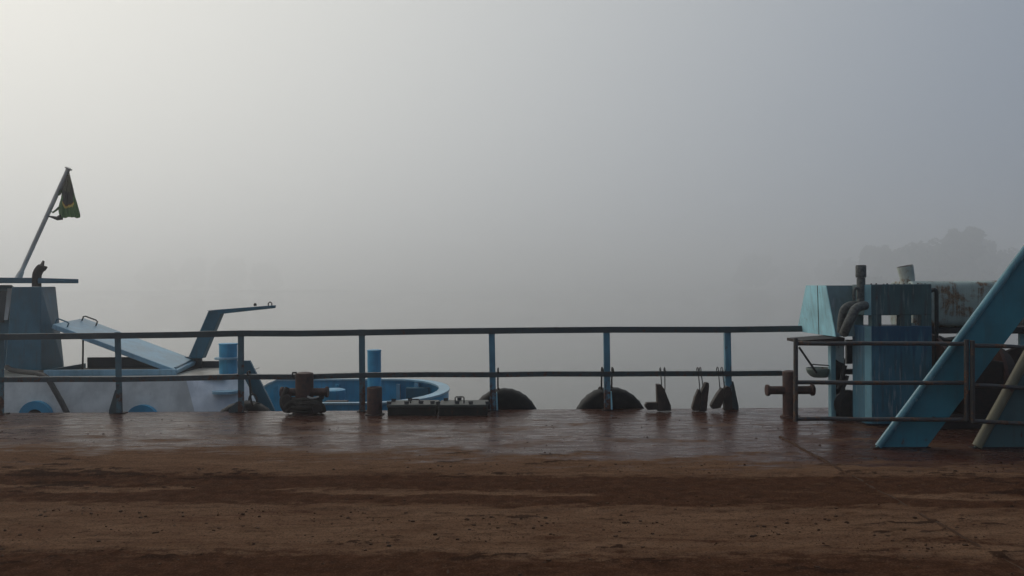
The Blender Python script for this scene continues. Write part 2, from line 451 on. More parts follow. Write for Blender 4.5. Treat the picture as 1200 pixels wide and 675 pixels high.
def vnoise(x, y, seed):
    xi, yi = np.floor(x).astype(int), np.floor(y).astype(int); xf, yf = x - xi, y - yi
    def h(a, b):
        k = (a * 374761393 + b * 668265263 + seed * 144665) & 0x7fffffff
        k = ((k ^ (k >> 13)) * 1274126177) & 0x7fffffff
        return ((k ^ (k >> 16)) & 0xffff) / 65535.0
    u, w_ = xf * xf * (3 - 2 * xf), yf * yf * (3 - 2 * yf)
    return (h(xi, yi) * (1 - u) + h(xi + 1, yi) * u) * (1 - w_) + (h(xi, yi + 1) * (1 - u) + h(xi + 1, yi + 1) * u) * w_
def fbm(x, y, seed, o=5, g=0.5):
    s = np.zeros_like(x); a = 1.0; t = 0
    for k in range(o):
        s += a * vnoise(x, y, seed + k * 17); t += a; a *= g; x = x * 2.03; y = y * 2.03
    return s / t
def sst(x, a, b):
    t = np.clip((x - a) / (b - a), 0, 1); return t * t * (3 - 2 * t)
def mud_fields(X, Y):
    Yt = Y + 0.055 * X + 0.10 * (fbm(X * 0.35, Y * 0.6, 3, 3) - 0.5)
    rag = fbm(X * 2.2, Y * 8.0, 11, 6, 0.66) - 0.5
    Yw = Yt + 0.42 * rag
    rut = sst(Yw, 5.52, 5.80) * (1 - sst(Yw, 6.48, 6.74))
    line = np.exp(-((Yw - 6.02) / 0.07) ** 2) * sst(fbm(X * 0.9, Y * 3, 23, 4), 0.42, 0.55)
    rut = rut * (1 - line)
    rut = np.maximum(rut, 1 - sst(Yw, 4.50, 4.72))
    rut = np.maximum(rut, 0.75 * np.exp(-((Yw - 4.93) / 0.05) ** 2) * sst(fbm(X * 0.6, Y * 2, 31, 4), 0.5, 0.62))
    st = fbm(X * 1.3, Y * 4.6, 41, 6, 0.62)
    wet = sst(Yt + 0.075 * X + 1.3 * rag, 6.45, 8.1)
    gloss = sst(Yt + 0.09 * X + 0.9 * rag, 6.2, 9.0)
    wet = np.maximum(wet, 0.4 * sst(fbm(X * 0.45 + 9, Y * 2.2, 47, 4), 0.60, 0.70) * (1 - rut))
    wet = wet * (1 - 0.5 * sst(st, 0.50, 0.68) * (1 - 0.7 * sst(Y, 9.2, 10.2)))
    patch = sst(fbm(X * 3.4, Y * 10.0, 53, 5, 0.65), 0.55, 0.67) * (0.45 + 0.55 * (1 - wet)) * (0.4 + 0.6 * sst(fbm(X * 0.7, Y * 1.5, 59, 3), 0.45, 0.6))
    fine = fbm(X * 14, Y * 26, 67, 3) - 0.5
    h = 0.007 * (1 - wet) * (0.5 + st) + 0.012 * patch + rut * (0.004 + 0.012 * fine) + 0.004 * fine * (1 - wet) + 0.0012 * (st - 0.5)
    h += 0.010 * np.exp(-((Yw - 6.68) / 0.05) ** 2) + 0.009 * np.exp(-((Yw - 5.60) / 0.05) ** 2) + 0.012 * np.exp(-((Yw - 4.68) / 0.05) ** 2)
    return np.maximum(h, 0), rut, wet, patch, gloss
def make_deck():
    xs = np.concatenate([np.arange(-16, -7.4, 0.25), np.arange(-7.4, 7.4, 0.024), np.arange(7.4, 16.01, 0.25)])
    ys = np.concatenate([np.arange(-4, 3.6, 0.2), np.arange(3.6, 6.9, 0.016), np.arange(6.9, DECK_EDGE - 0.01, 0.03), [DECK_EDGE]])
    nx, ny = len(xs), len(ys)
    X, Y = np.meshgrid(xs, ys, indexing='ij')
    h, rut, wet, patch, gloss = mud_fields(X, Y)
    h = h * (1 - sst(Y, DECK_EDGE - 0.05, DECK_EDGE))
    co = np.stack([X, Y, h], -1).reshape(-1, 3)
    idx = np.arange(nx * ny).reshape(nx, ny)
    q = np.stack([idx[:-1, :-1], idx[1:, :-1], idx[1:, 1:], idx[:-1, 1:]], -1).reshape(-1, 4)
    # hull sides below the plate edge
    edge = list(idx[:, -1]) ; n0 = len(co)
    me = bpy.data.meshes.new('deck')
    lowv = np.stack([xs, np.full(nx, DECK_EDGE), np.full(nx, -1.9)], -1)
    co = np.concatenate([co, lowv])
    side = np.stack([idx[:-1, -1], idx[1:, -1], n0 + np.arange(1, nx), n0 + np.arange(0, nx - 1)], -1)
    q = np.concatenate([q, side])
    me.vertices.add(len(co)); me.vertices.foreach_set('co', co.ravel())
    me.loops.add(q.size); me.loops.foreach_set('vertex_index', q.ravel().astype(np.int32))
    me.polygons.add(len(q)); me.polygons.foreach_set('loop_start', np.arange(0, q.size, 4, dtype=np.int32))
    me.update(calc_edges=True); me.validate()
    ca = me.attributes.new('mud', 'FLOAT_COLOR', 'POINT')
    col = np.ones((len(co), 4), np.float32)
    col[:n0, 0] = rut.ravel(); col[:n0, 1] = wet.ravel(); col[:n0, 2] = patch.ravel(); col[:n0, 3] = gloss.ravel(); col[n0:, :] = 0
    ca.data.foreach_set('color', col.ravel())
    me.polygons.foreach_set('use_smooth', np.concatenate([np.ones(len(q) - nx + 1, bool), np.zeros(nx - 1, bool)]))
    me.materials.append(M['deck'])
    o = bpy.data.objects.new('deck', me); S.collection.objects.link(o); o['kind'] = 'structure'
    return o
deck = make_deck()
# weld beads between the deck plates, mostly trodden under the mud
def weld(x, y0, y1, r):
    n = int((y1 - y0) / 0.06); pts = []; rs = []
    for i in range(n + 1):
        y = y0 + (y1 - y0) * i / n
        pts.append((x + 0.006 * math.sin(y * 9) + random.uniform(-.004, .004), y, 0.004 + random.uniform(-.003, .002))); rs.append(r * random.uniform(0.7, 1.15))
    return tube(pts, rs, 6)
for x, r in ((2.78, 0.015), (-0.37, 0.008), (5.9, 0.012)):
    part('weld_seam', weld(x, -2, 4.75 if x < 2 else 8.2, r), M['mud'], deck, smooth=True)

# loose crumbs of mud: uncountable
def crumbs():
    g = Geo(); k = 0
    while k < 4200:
        if k % 6 == 0:
            hx, hy = random.uniform(-.7, .7), random.choice((random.uniform(4.1, 7.0), random.uniform(4.3, 6.0), random.uniform(6.5, 9.6)))
        y = max(3.9, hy + random.gauss(0, .06)); x = hx * hy + random.gauss(0, .22)
        r = 0.0022 + 0.010 * random.random() ** 6
        if y > 7: r *= 0.8
        c = V((x, y, 0.008 if y < 7 else 0.002)); a0 = random.random() * 6
        top = c + V((random.uniform(-r, r) * .4, random.uniform(-r, r) * .4, r * random.uniform(.5, 1.1))); n = 6
        ring = [c + V((math.cos(a0 + i * 6.283 / n) * r * random.uniform(.8, 1.9), math.sin(a0 + i * 6.283 / n) * r * random.uniform(.7, 1.2), -0.004)) for i in range(n)]
        mid = [c + (p - c) * 0.75 + V((0, 0, r * random.uniform(.35, .7) + .003)) for p in ring]
        g.add(ring + mid + [top], [(i, (i + 1) % n, n + (i + 1) % n, n + i) for i in range(n)] + [(n + i, n + (i + 1) % n, 2 * n) for i in range(n)])
        k += 1
    return g
c_ = part('mud_crumbs', crumbs(), M['mud'], smooth=True); c_['kind'] = 'stuff'

# ------------------------------------------------------------------ far trees in the fog
def crown_geo(rng, rx, rz, cz, n_blob, n_leaf):
    g = Geo(); blobs = []
    for k in range(n_blob):
        a, e = rng.uniform(0, 6.283), rng.uniform(-1.2, 1.3)
        s = rng.uniform(0.25, 0.95)
        blobs.append((V((math.cos(a) * math.cos(e) * rx * s, math.sin(a) * math.cos(e) * rx * s, cz + math.sin(e) * rz * s)), rng.uniform(0.16, 0.42) * rx))
    for k in range(n_leaf):
        c, r = blobs[k % n_blob]
        d = V((rng.gauss(0, 1), rng.gauss(0, 1), rng.gauss(0, 1))).normalized() * r * rng.uniform(0.55, 1.05)
        p = c + d; u = V((rng.gauss(0, 1), rng.gauss(0, 1), rng.gauss(0, 1))).normalized(); v_ = u.orthogonal().normalized(); s = rng.uniform(0.5, 1.0)
        g.add([p - u * s - v_ * s * .5, p + u * s - v_ * s * .5, p + u * s * .6 + v_ * s * .7, p - u * s * .6 + v_ * s * .7], [(0, 1, 2, 3)])
    return g, blobs
def trunk_geo(rng, h, blobs):
    g = tube([(0, 0, -0.4), (0.2, 0, h * .4), (-0.1, .1, h * .75), (0, 0, h)], [0.55, .42, .3, .12], 8)
    for c, r in blobs[:9]:
        s = V((0, 0, h * rng.uniform(.35, .6))); g2 = tube([s, (s + c) * .5 + V((0, 0, .6)), c], [.22, .14, .05], 5); g.add(g2.v, g2.f)
    return g
protos = []
for seed, rx, rz, cz, nb in ((1, 8.0, 9.0, 11.0, 46), (2, 10.5, 6.5, 8.0, 52), (3, 6.5, 8.5, 9, 38)):
    rng = random.Random(seed)
    cg, bl = crown_geo(rng, rx, rz, cz, nb, 7000); tg = trunk_geo(rng, cz, bl)
    protos.append((cg, tg, {}))
def mesh_of(name, g, mat):
    me = bpy.data.meshes.new(name); me.from_pydata([tuple(p) for p in g.v], [], g.f); me.materials.append(mat); return me
PM = [(mesh_of('crown', c, M['leaf']), mesh_of('trunk', t, M['bark'])) for c, t, _ in protos]
def tree(px, Y, k, sc, rz, label):
    x = (px - 600) / FPX * Y
    o = root('riverbank_tree', (x, Y, 0.2), label, 'tree', 'trees on the far bank')
    o.rotation_euler.z = rz; o.scale = (sc, sc, sc)
    for nm, me in zip(('crown', 'trunk'), PM[k]):
        c = bpy.data.objects.new(nm, me); S.collection.objects.link(c); c.parent = o
for a in ((1124, 497, 0, 1.90, 0.3, 'tall round crowned tree, darkest shape in the fog above the rusty green tank'),
          (1095, 519, 1, 1.81, 1.3, 'broad tree in fog touching the left side of the tallest round crowned tree'),
          (1150, 537, 2, 1.81, 2.0, 'narrow tree in fog touching the right side of the tallest round crowned tree'),
          (1062, 554, 1, 1.74, 2.9, 'broad faint tree in fog above the slanted cream filler pipe'),
          (1030, 590, 0, 1.59, 4.4, 'faint low tree in fog between the exhaust stack and the filler pipe'),
          (1000, 800, 1, 1.70, 0.2, 'faint tree in fog right behind the small exhaust stack'),
          (968, 966, 0, 1.75, 0.7, 'faint tree in fog above the pale teal hood'),
          (930, 1187, 1, 2.30, 4.0, 'very faint tree in fog just left of the pale teal hood'),
          (886, 960, 1, 2.4, 5.1, 'very faint tree in fog above the railing post with the hanging wedges'),
          (1186, 544, 1, 1.51, 1.0, 'tree in fog beside the diagonal beam at the right edge'),
          (312, 1000, 1, 2.1, 2.2, 'faint tree in fog above the end of the davit arm'),
          (268, 1000, 1, 2.5, 5.2, 'faint tree in fog between the davit post and the arm end'),
          (226, 1000, 0, 2.2, 0.9, 'faint tree in fog above the davit post'),
          (185, 1000, 1, 2.3, 3.3, 'faint broad tree in fog above the open hatch lid')):
    tree(*a)

# undergrowth along the far shore, one unbroken mass
def scrub():
    rg = random.Random(5); g = Geo()
    for k in range(12000):
        x = rg.uniform(215, 520)
        sh = shore_y(x)
        hgt = 6.5 + 3.5 * math.sin(x * .13) + 1.8 * math.sin(x * .37 + 1)
        p = V((x, sh + rg.uniform(0, 18), rg.uniform(0, 1) ** .8 * hgt)); u = V((rg.gauss(0, 1), rg.gauss(0, 1), rg.gauss(0, 1))).normalized(); v_ = u.orthogonal().normalized(); s = rg.uniform(.8, 1.6)
        g.add([p - u * s - v_ * s * .6, p + u * s - v_ * s * .5, p + u * s * .6 + v_ * s * .8, p - u * s * .6 + v_ * s * .7], [(0, 1, 2, 3)])
    return g
sc_o = part('undergrowth', scrub(), M['leaf']); sc_o['kind'] = 'stuff'

# ------------------------------------------------------------------ railing along the deck edge
RY = 10.08
def rail_z(px):       # the rails sag a little towards the left
    t = min(1, max(0, px / 560)); return -0.030 * (1 - t) ** 1.2
rl = root('deck_railing', (0, RY, 0), 'low steel railing with two rails and worn blue posts along the deck edge', 'railing')
POSTS = [-142, 1, 140, 282, 424, 577, 711, 853]
def xat(px, Y=RY): return (px - 600) / FPX * Y * math.cos(ROLL)
def rail_path(z, pxs, amp=0.010):
    return [(xat(p), RY - 0.03, z + rail_z(p) + random.uniform(-amp, amp)) for p in pxs]
mids = sorted(POSTS + [70, 210, 350, 500, 640, 780, 915, 975])
Lsec = [(0.006, 0.0), (0.006, 0.076), (-0.062, 0.076), (-0.062, 0.068), (-0.003, 0.068), (-0.003, 0.0)]
part('top_rail', sweep([(a, b - 0.076) for a, b in Lsec], rail_path(1.064, mids + [1010])), M['rail'], rl)
part('mid_rail', sweep([(a, b * 0.84 - 0.032) for a, b in Lsec], rail_path(0.468, mids[:-1])), M['rail'], rl)
for i, px in enumerate(POSTS):
    x = xat(px); top = 1.064 + rail_z(px) - 0.004; w_ = 0.078
    y0 = RY - 0.02
    sec = [(x - w_ / 2, y0, 0), (x + w_ / 2, y0, 0), (x + w_ / 2, y0 + .008, 0), (x - w_ / 2 + .008, y0 + .008, 0), (x - w_ / 2 + .008, y0 + .07, 0), (x - w_ / 2, y0 + .07, 0)]
    lean = (0, 0.012, -0.02, 0.006, 0.0, -0.012, -0.006, -0.01)[i]
    part('post', prism(sec, (lean, 0, top)), M['post'] if px > 560 else M['post_grey'], rl)
for px in POSTS[1:]:
    part('base_plate', box((xat(px), RY + .01, .006), (.13, .11, .012)), M['rust_dark'], rl)
def gusset(px, side, h=0.30, wd=0.11, y=RY - 0.013):
    x = xat(px) + side * 0.039
    return prism([(x, y, 0), (x + side * wd, y, 0), (x + side * wd, y, 0.04), (x + side * 0.02, y, h), (x, y, h)], (0, 0.008, 0))
for px, s, h, wd in ((140, -1, .30, .10), (282, -1, .14, .12), (853, 1, .36, .085)):
    part('gusset', gusset(px, s, h, wd), M['gusset'], rl)
for px, s in ((577, 1), (711, 1)):
    part('gusset', prism([(xat(px) + .042, RY - .035, 0), (xat(px) + .062, RY - .035, 0), (xat(px) + .05, RY - .035, .24), (xat(px) + .042, RY - .035, .24)], (0, .06, 0)), M['teal'], rl)

# ------------------------------------------------------------------ mooring bitts, pipe stub, hatch boxes
def bitt(px, py, pr, ht, half, bar_h, bar_r, name, label, group):
    g = G(px, py); x, y = g.x, g.y
    o = root(name, (x, y, 0), label, 'mooring bitt', group)
    part('column', lathe([(pr * 1.35, 0), (pr * 1.35, 0.02), (pr * 1.02, 0.024), (pr, .06), (pr, ht - .02), (pr * .96, ht), (pr * .5, ht + .012)], (x, y, 0), seg=24), M['rust'], o, smooth=True)
    for s in (-1, 1):
        a, e = pr * 0.8, half
        pf = [(bar_r, a), (bar_r, e - .035), (bar_r * 1.35, e - .032), (bar_r * 1.4, e - .01), (bar_r * 1.3, e)]
        part('cross_bar', lathe(pf, (x, y, bar_h), (s, 0, 0), seg=20), M['rust'], o, smooth=True)
    return o, x, y
bt, bx, by = bitt(357, 485, 0.112, 0.515, 0.30, 0.275, 0.05, 'mooring_bitt', 'rusty brown cross shaped mooring bitt with rope lashed round it', 'mooring bitts on the deck edge')
# rope turns lashed low round the first bitt
def coil(cx, cy, z0, turns, r0, rr, wob, seed):
    rg = random.Random(seed); pts = []
    for i in range(int(turns * 18)):
        a = i * 6.283 / 18; r = r0 + wob * math.sin(a * 1.7 + seed) + rg.uniform(-.006, .006)
        pts.append((cx + math.cos(a) * r * 1.35, cy + math.sin(a) * r, z0 + i / 18 * rr * 1.7 + rg.uniform(-.01, .01)))
    return pts
part('rope_lashing', tube(coil(bx, by, 0.03, 4.2, 0.145, 0.026, 0.022, 2), 0.027, 8), M['rope'], bt, smooth=True)
part('rope_lashing', tube(smooth_path([(bx - .2, by - .06, .34), (bx - .25, by - .12, .2), (bx - .22, by - .14, .1), (bx - .12, by - .15, .17), (bx, by - .14, .1), (bx + .12, by - .13, .15), (bx + .24, by - .1, .12), (bx + .25, by - .02, .04)], 5), 0.03, 8), M['rope'], bt, smooth=True)
part('rope_lashing', tube(smooth_path([(bx + .07, by - .12, .235), (bx + .12, by - .135, .215), (bx + .17, by - .13, .22), (bx + .2, by - .1, .23)], 4), 0.013, 7), M['pale_rope'], bt, smooth=True)
for s, zz in ((-1, .10), (-1, .2), (1, .09)):
    part('clamp_lug', lathe([(0.05, 0), (.062, .01), (.062, .07), (.045, .08)], (bx + s * .19, by - .16, zz), (0, 1, 0), 12), M['rust_dark'], bt, smooth=True)
part('shackle', tube([(bx - .09, by - .09, .46), (bx - .125, by - .1, .49), (bx - .12, by - .1, .53), (bx - .07, by - .09, .53)], .013, 7), M['black_metal'], bt, smooth=True)
bt2, bx2, by2 = bitt(926, 489, 0.086, 0.55, 0.285, 0.325, 0.05, 'mooring_bitt', 'bare dark brown cross shaped mooring bitt beside the guard rail', 'mooring bitts on the deck edge')
pl = G(439, 486)
ps = root('pipe_stub', (pl.x, pl.y, 0), 'short plain brown pipe standing between the roped bitt and hatch boxes', 'pipe')
part('pipe', lathe([(.094, 0), (.094, .33), (.088, .345), (.07, .345), (.07, .30)], (pl.x, pl.y, 0), seg=24), M['rust'], ps, smooth=True)
part('foot_ring', lathe([(.125, 0), (.125, .012), (.096, .016)], (pl.x, pl.y, 0), seg=24), M['rust_dark'], ps, smooth=True)

def hatch_box(px0, px1, label, n_bolts, handle):
    a, b = G(px0, 487.5), G(px1, 487.5); y0 = (a.y + b.y) / 2; y1 = y0 + 0.42; zt = 0.138
    o = root('hatch_box', ((a.x + b.x) / 2, y0, 0), label, 'hatch box', 'low hatch boxes on the deck edge')
    part('coaming', box2((a.x + .012, y0 + .012, 0), (b.x - .012, y1 - .012, zt - .035)), M['hatch'], o, bevel=.005)
    part('lid', box2((a.x + .003, y0, zt - .034), (b.x - .003, y1, zt)), M['hatch_lid'], o, bevel=.008)
    rg = random.Random(px0)
    for i in range(n_bolts):
        bx_ = a.x + .05 + (b.x - a.x - .1) * (i % 4) / 3 + rg.uniform(-.05, .05); yy = y0 + (.07 if i < 4 else .34) + rg.uniform(-.04, .05)
        part('wing_nut', hull([(bx_ + dx * .024, yy + dy * .014, zt + z) for dx, dy, z in ((-1, -1, 0), (1, -1, 0), (1, 1, 0), (-1, 1, 0), (-1.3, 0, .034), (-.6, 0, .03), (.6, 0, .03), (1.3, 0, .034))]), M['black_metal'], o)
    cx, cy = (a.x + b.x) / 2 - (.05 if handle else -.02), y0 + .16
    hh = .075 if handle else .045
    part('handle', tube([(cx - .055, cy, zt - .005), (cx - .055, cy, zt + hh * .85), (cx - .045, cy, zt + hh), (cx + .045, cy, zt + hh), (cx + .055, cy, zt + hh * .85), (cx + .055, cy, zt - .005)], .008, 8), M['black_metal'], o, smooth=True)
hatch_box(453, 512, 'low dark hatch box with wing nuts beside the brown pipe', 6, False)
hatch_box(513, 572, 'low dark hatch box with upright handle next to a railing post', 6, True)

# ------------------------------------------------------------------ tyre fenders over the side
def tyre(px, z_top, Rr, tilt, label, ropes):
    cy = DECK_EDGE + 0.21; x = (px - 600) / FPX * cy; cz = z_top - Rr
    o = root('tyre_fender', (x, cy, cz), label, 'tyre fender', 'tyres hung along the deck edge')
    prof = []                                      # ring section, axis along Y
    sec = [(.34, -.10), (.38, -.135), (.72, -.15), (.88, -.145), (.965, -.115), (1.0, -.06), (1.0, .06), (.965, .115), (.88, .145), (.72, .15), (.38, .135), (.34, .10)]
    g = Geo(); seg = 56; n = len(sec); vs = []; fs = []
    for k in range(seg):
        a = 2 * math.pi * k / seg
        for j, (rr, yy) in enumerate(sec):
            tread = 0.985 if (rr >= .96 and k % 2) else 1.0
            vs.append(V((x + math.cos(a) * rr * Rr * tread, cy + yy + tilt * math.sin(a) * .05, cz + math.sin(a) * rr * Rr * tread)))
    for k in range(seg):
        for j in range(n):
            l_, m_ = (k + 1) % seg, (j + 1) % n
            fs.append((k * n + j, l_ * n + j, l_ * n + m_, k * n + m_))
    part('tyre', Geo().add(vs, fs), M['rubber'], o, smooth=True)
    for dx in ropes:
        zt = 0.50 + rail_z(px)
        xr = xat(dx); tz = cz + math.sqrt(max(.01, Rr * Rr - (xr - x) ** 2))
        part('rope', tube(smooth_path([(xr, RY + .0, zt - .02), (xr + .004, RY - .055, zt + .0), (xr, RY - .06, zt + .03), (xr, RY + .0, zt + .038), (xr, RY + .04, zt + .02), (xr - .004, RY + .05, .3), (xr + .006, RY + .1, tz + .02), (xr + .002, cy, tz + .012), (xr, cy + .16, tz - .06), (xr, cy + .17, tz - .2)], 4), .011, 7), M['rope'], o, smooth=True)
tyre(590, .243, .47, 1, 'black tyre fender over the side just right of the hatch boxes', (583,))
tyre(714, .262, .485, -1, 'black tyre fender showing as an arch behind the middle railing post', (705, 717))
tyre(285, .10, .45, 1, 'low tyre fender barely showing beneath the raked cabin end of the boat', (291,))

# ------------------------------------------------------------------ wooden wedges hung on the middle rail
def wedge(px, polys, label, wires, dz=0):
    y = RY - 0.09
    def q(a, b): p = P(a, b, y); return V((p.x, y, p.z + dz))
    pts = [q(*p) for pl_ in polys for p in pl_]
    zmin = min(p.z for p in pts)
    o = root('wooden_wedge', (q(px, 480).x, y, zmin), label, 'wheel chock', 'wooden wheel chocks hung on the railing')
    for i, pl_ in enumerate(polys):
        g = prism([q(*p) for p in pl_], (0, -0.10 + 0.02 * i, 0))
        part('block', g, M['wood'], o, bevel=.006)
    for a, ay, b_x in wires:
        z1 = q(a, ay).z - .03; zr = 0.508
        xa, xb = q(a, 400).x, q(b_x, 400).x
        part('wire_hook', tube(smooth_path([(xa, y - .045, z1), (xa, y - .05, z1 + .06), ((xa * .3 + xb * .7), RY - .1, zr - .05), (xb, RY - .10, zr + .012), (xb + .004, RY - .05, zr + .035), (xb + .012, RY + .03, zr + .015), (xb + .012, RY + .04, zr - .05)], 4), .0065, 6), M['black_metal'], o, smooth=True)
wedge(772, [[(768, 449.5), (773, 449.5), (777, 455), (784.5, 474), (785, 480), (769, 480.5)], [(755, 473), (757, 470.8), (768.7, 470.6), (768.7, 479), (758, 479.6), (755, 476)]], 'L shaped wooden wheel chock, leftmost of those hung on the rail', [(774, 451, 774), (778, 455, 779)])
wedge(819, [[(825, 447.5), (828.5, 447.5), (829, 451), (826, 480.5), (817.5, 480.8), (820, 458)], [(809.5, 477), (813, 464), (817, 455), (819.6, 459), (817.2, 480.5), (811, 480.6)]], 'forked wooden wheel chock hung alone between the L shaped one and the post', [(818.5, 457, 818), (822, 452, 821)])
wedge(841, [[(831, 474), (839, 460), (844, 453.5), (846.6, 455), (845, 471), (842, 477), (833, 478)], [(846.9, 454), (851, 451.5), (855, 454), (856.5, 470), (854, 479), (847, 480)]], 'fan shaped pair of wooden chocks hung against the right railing post', [(842, 456, 841.5), (847, 454, 846.5)])

# ------------------------------------------------------------------ the moored tug
TUG_DZ = -0.45
tg = root('tugboat', (P(200, 480, 12.2).x, 12.2, WATER_Z), 'blue and white tugboat moored beyond the railing on the left', 'tugboat')
# hull
def plan(inset=0.0, y_in=0.0):
    pts = [(-13.5, 10.75 + inset), (-1.95, 10.75 + inset)]
    for k in range(1, 12):
        a = -math.pi / 2 + math.pi * k / 12
        pts.append((-1.95 + (0.97 - inset) * math.cos(a), 12.05 + (1.30 - inset) * math.sin(a)))
    pts += [(-1.95, 13.35 - inset), (-4.3, 13.9 - inset), (-13.5, 14.3 - inset)]
    return pts
pp = plan()
ng = len(pp)
g = Geo()
lo_pts = [(x * .97 - .35, 12.3 + (y - 12.3) * .8, -1.9) for x, y in pp]
g.add([(x, y, -0.46) for x, y in pp] + lo_pts, [list(range(ng)), list(range(ng, 2 * ng))[::-1]] + [(i, (i + 1) % ng, (i + 1) % ng + ng, i + ng) for i in range(ng)])
part('hull', g, M['hull_black'], tg)
# bulwark wall: from the near side round the blunt end to the far side
wall = []
wall += [(x, 10.85, 0) for x in np.linspace(-3.1, -1.95, 5)]
for k in range(1, 20):
    a = -math.pi / 2 + math.pi * k / 20
    wall.append((-1.95 + 0.95 * math.cos(a), 12.03 + 1.18 * math.sin(a), 0))
wall += [(x, 13.21 + (-1.95 - x) * .03, 0) for x in np.linspace(-1.95, -3.95, 7)] + [(-4.12, 13.28, 0), (-4.35, 13.29, 0), (-4.5, 13.3, 0)]
def topz(p):
    t = (p[1] - 10.85) / 2.4
    z = -0.02 + 0.055 * t
    if p[0] < -4.0: z -= (-4.0 - p[0]) * 0.62
    return z
vs, fs = [], []
for i, p in enumerate(wall):
    q0 = V(wall[max(0, i - 1)]); q1 = V(wall[min(len(wall) - 1, i + 1)]); t = (q1 - q0).normalized(); s_ = V((t.y, -t.x, 0)) * .02
    for sg in (1, -1):
        vs += [V((p[0], p[1], -.455)) + s_ * sg, V((p[0], p[1], topz(p))) + s_ * sg]
for i in range(len(wall) - 1):
    a, b = i * 4, i * 4 + 4
    fs += [(a, b, b + 1, a + 1), (a + 2, a + 3, b + 3, b + 2), (a + 1, b + 1, b + 3, a + 3)]
fs += [(0, 1, 3, 2), (len(vs) - 4, len(vs) - 2, len(vs) - 1, len(vs) - 3)]
bw = part('bulwark', Geo().add(vs, fs), M['bulwark'], tg, smooth=True)
capp = [V((p[0], p[1], topz(p) + .001)) for p in wall]
def cap_sweep(path, w0, w1):
    vs, fs = [], []
    for i, p in enumerate(path):
        t = path[min(i + 1, len(path) - 1)] - path[max(0, i - 1)]; t.z = 0; t.normalize(); s_ = V((t.y, -t.x, 0))
        f = min(1, max(0, (p.x + 2.2) / 1.0)); wi = w0 + (w1 - w0) * f
        vs += [p + s_ * .035, p + s_ * .035 + V((0, 0, .028)), p - s_ * wi + V((0, 0, .028)), p - s_ * wi]
    n = len(path)
    for i in range(n - 1):
        for k in range(4):
            fs.append((i * 4 + k, i * 4 + (k + 1) % 4, i * 4 + 4 + (k + 1) % 4, i * 4 + 4 + k))
    fs += [(3, 2, 1, 0), tuple(n * 4 - 4 + k for k in range(4))]
    return Geo().add(vs, fs)
part('cap_rail', cap_sweep(capp, .05, .13), M['tug_lightblue'], bw, smooth=True)
part('side_deck', box2((-2.95, 10.88, -.06), (-1.75, 11.16, -.03)), M['tug_white2'], tg)
for x in (-3.55, -2.92, -2.35, -1.9):
    part('stay', box2((x - .03, 13.07, -.45), (x + .03, 13.2, -.02)), M['tug_lightblue'] if x > -2.5 else M['bulwark'], bw)
part('stay', box2((-1.62, 12.98, -.45), (-1.55, 13.06, .02)), M['tug_lightblue'], bw)
part('locker', box2((P(476, 460, 12.9).x, 12.86, -.45), (P(503, 460, 12.9).x, 13.02, -.05)), M['tug_blue'], tg, bevel=.01)
part('capstan', lathe([(.17, -.45), (.17, -.08), (.18, -.06), (.18, .0), (.14, .015)], (P(391, 450, 12.3).x, 12.3, 0), seg=24), M['bulwark'], tg, smooth=True)
part('plank', box2((P(381, 460, 11.2).x, 11.17, -.11), (P(407, 460, 11.2).x, 11.3, -.02)), M['wood'], tg, bevel=.006)
# white trunk cabin
ZC = 0.28
def X(px, Y): return xat(px, Y)
cab = hull([(-9.6, 11.3, ZC), (X(217, 11.3), 11.3, ZC), (X(285, 11.5), 11.5, ZC), (X(285, 13), 13.0, ZC), (-9.6, 13.0, ZC),
            (-9.6, 11.1, -.46), (X(233, 11.1), 11.1, -.46), (X(318, 11.3), 11.3, -.46), (X(318, 13), 13.0, -.46), (-9.6, 13.0, -.46)])
part('trunk_cabin', cab, M['tug_white'], tg, bevel=.012)
a0, a1 = V((X(217, 11.3), 11.3, ZC)), V((X(285, 11.5), 11.5, ZC)); b0, b1 = V((X(233, 11.1), 11.1, -.46)), V((X(318, 11.3), 11.3, -.46))
nrm = (a1 - a0).cross(b0 - a0).normalized(); nrm = -nrm if nrm.y > 0 else nrm
part('cabin_panel', prism([a0 + V((.01, 0, -.012)) + nrm * .002, a1 + V((0, 0, -.012)) + nrm * .002, b1 + nrm * .002, b0 + V((.01, 0, 0)) + nrm * .002], nrm * .006), M['tug_white2'], tg)
part('cabin_top', box2((-9.5, 11.34, ZC + .002), (X(280, 12.0), 12.95, ZC + .012)), M['tug_deck'], tg)
part('back_coaming', box2((X(140, 12.98), 12.96, ZC), (X(284, 12.98), 13.04, ZC + .12)), M['hull_black'], tg)
# raked plate at the cabin end
yk = 11.18
rk = prism([P(283, 422.5, yk), P(292.5, 422.5, yk), P(319, 475, yk), P(322, 482, yk), P(306, 482, yk), P(283, 437, yk)], (0, .05, 0))
part('raked_plate', rk, M['tug_blue'], tg, bevel=.005)
part('bow_bracket', prism([P(312, 482, 11.6), P(330, 482, 11.6), P(326, 452, 11.6), P(318, 456, 11.6)], (0, .04, 0)), M['bulwark'], tg)
# step on the side panel
sc_ = P(263, 461, 11.29)
stp = prism([sc_ + V((math.cos(a) * .17, -math.sin(a) * .13, 0)) for a in np.linspace(0, math.pi, 12)] + [sc_ + V((-.17, .12, 0)), sc_ + V((.17, .12, 0))], (0, 0, .035))
part('step', stp, M['tug_lightblue'], tg)
# round port rims low on the white side
for px in (41, 166):
    c = P(px, 489.5 if px < 100 else 494.0, 11.13); yf = 11.17
    o = part('porthole', lathe([(.235, 0), (.235, .07), (.12, .07), (.12, .03)], (c.x, yf + .02, c.z), (0, -1, 0), 32), M['bulwark'], tg, smooth=True)
    part('pane', lathe([(.118, 0), (.118, .01)], (c.x, yf - .03, c.z), (0, -1, 0), 28), M['glass'], o)
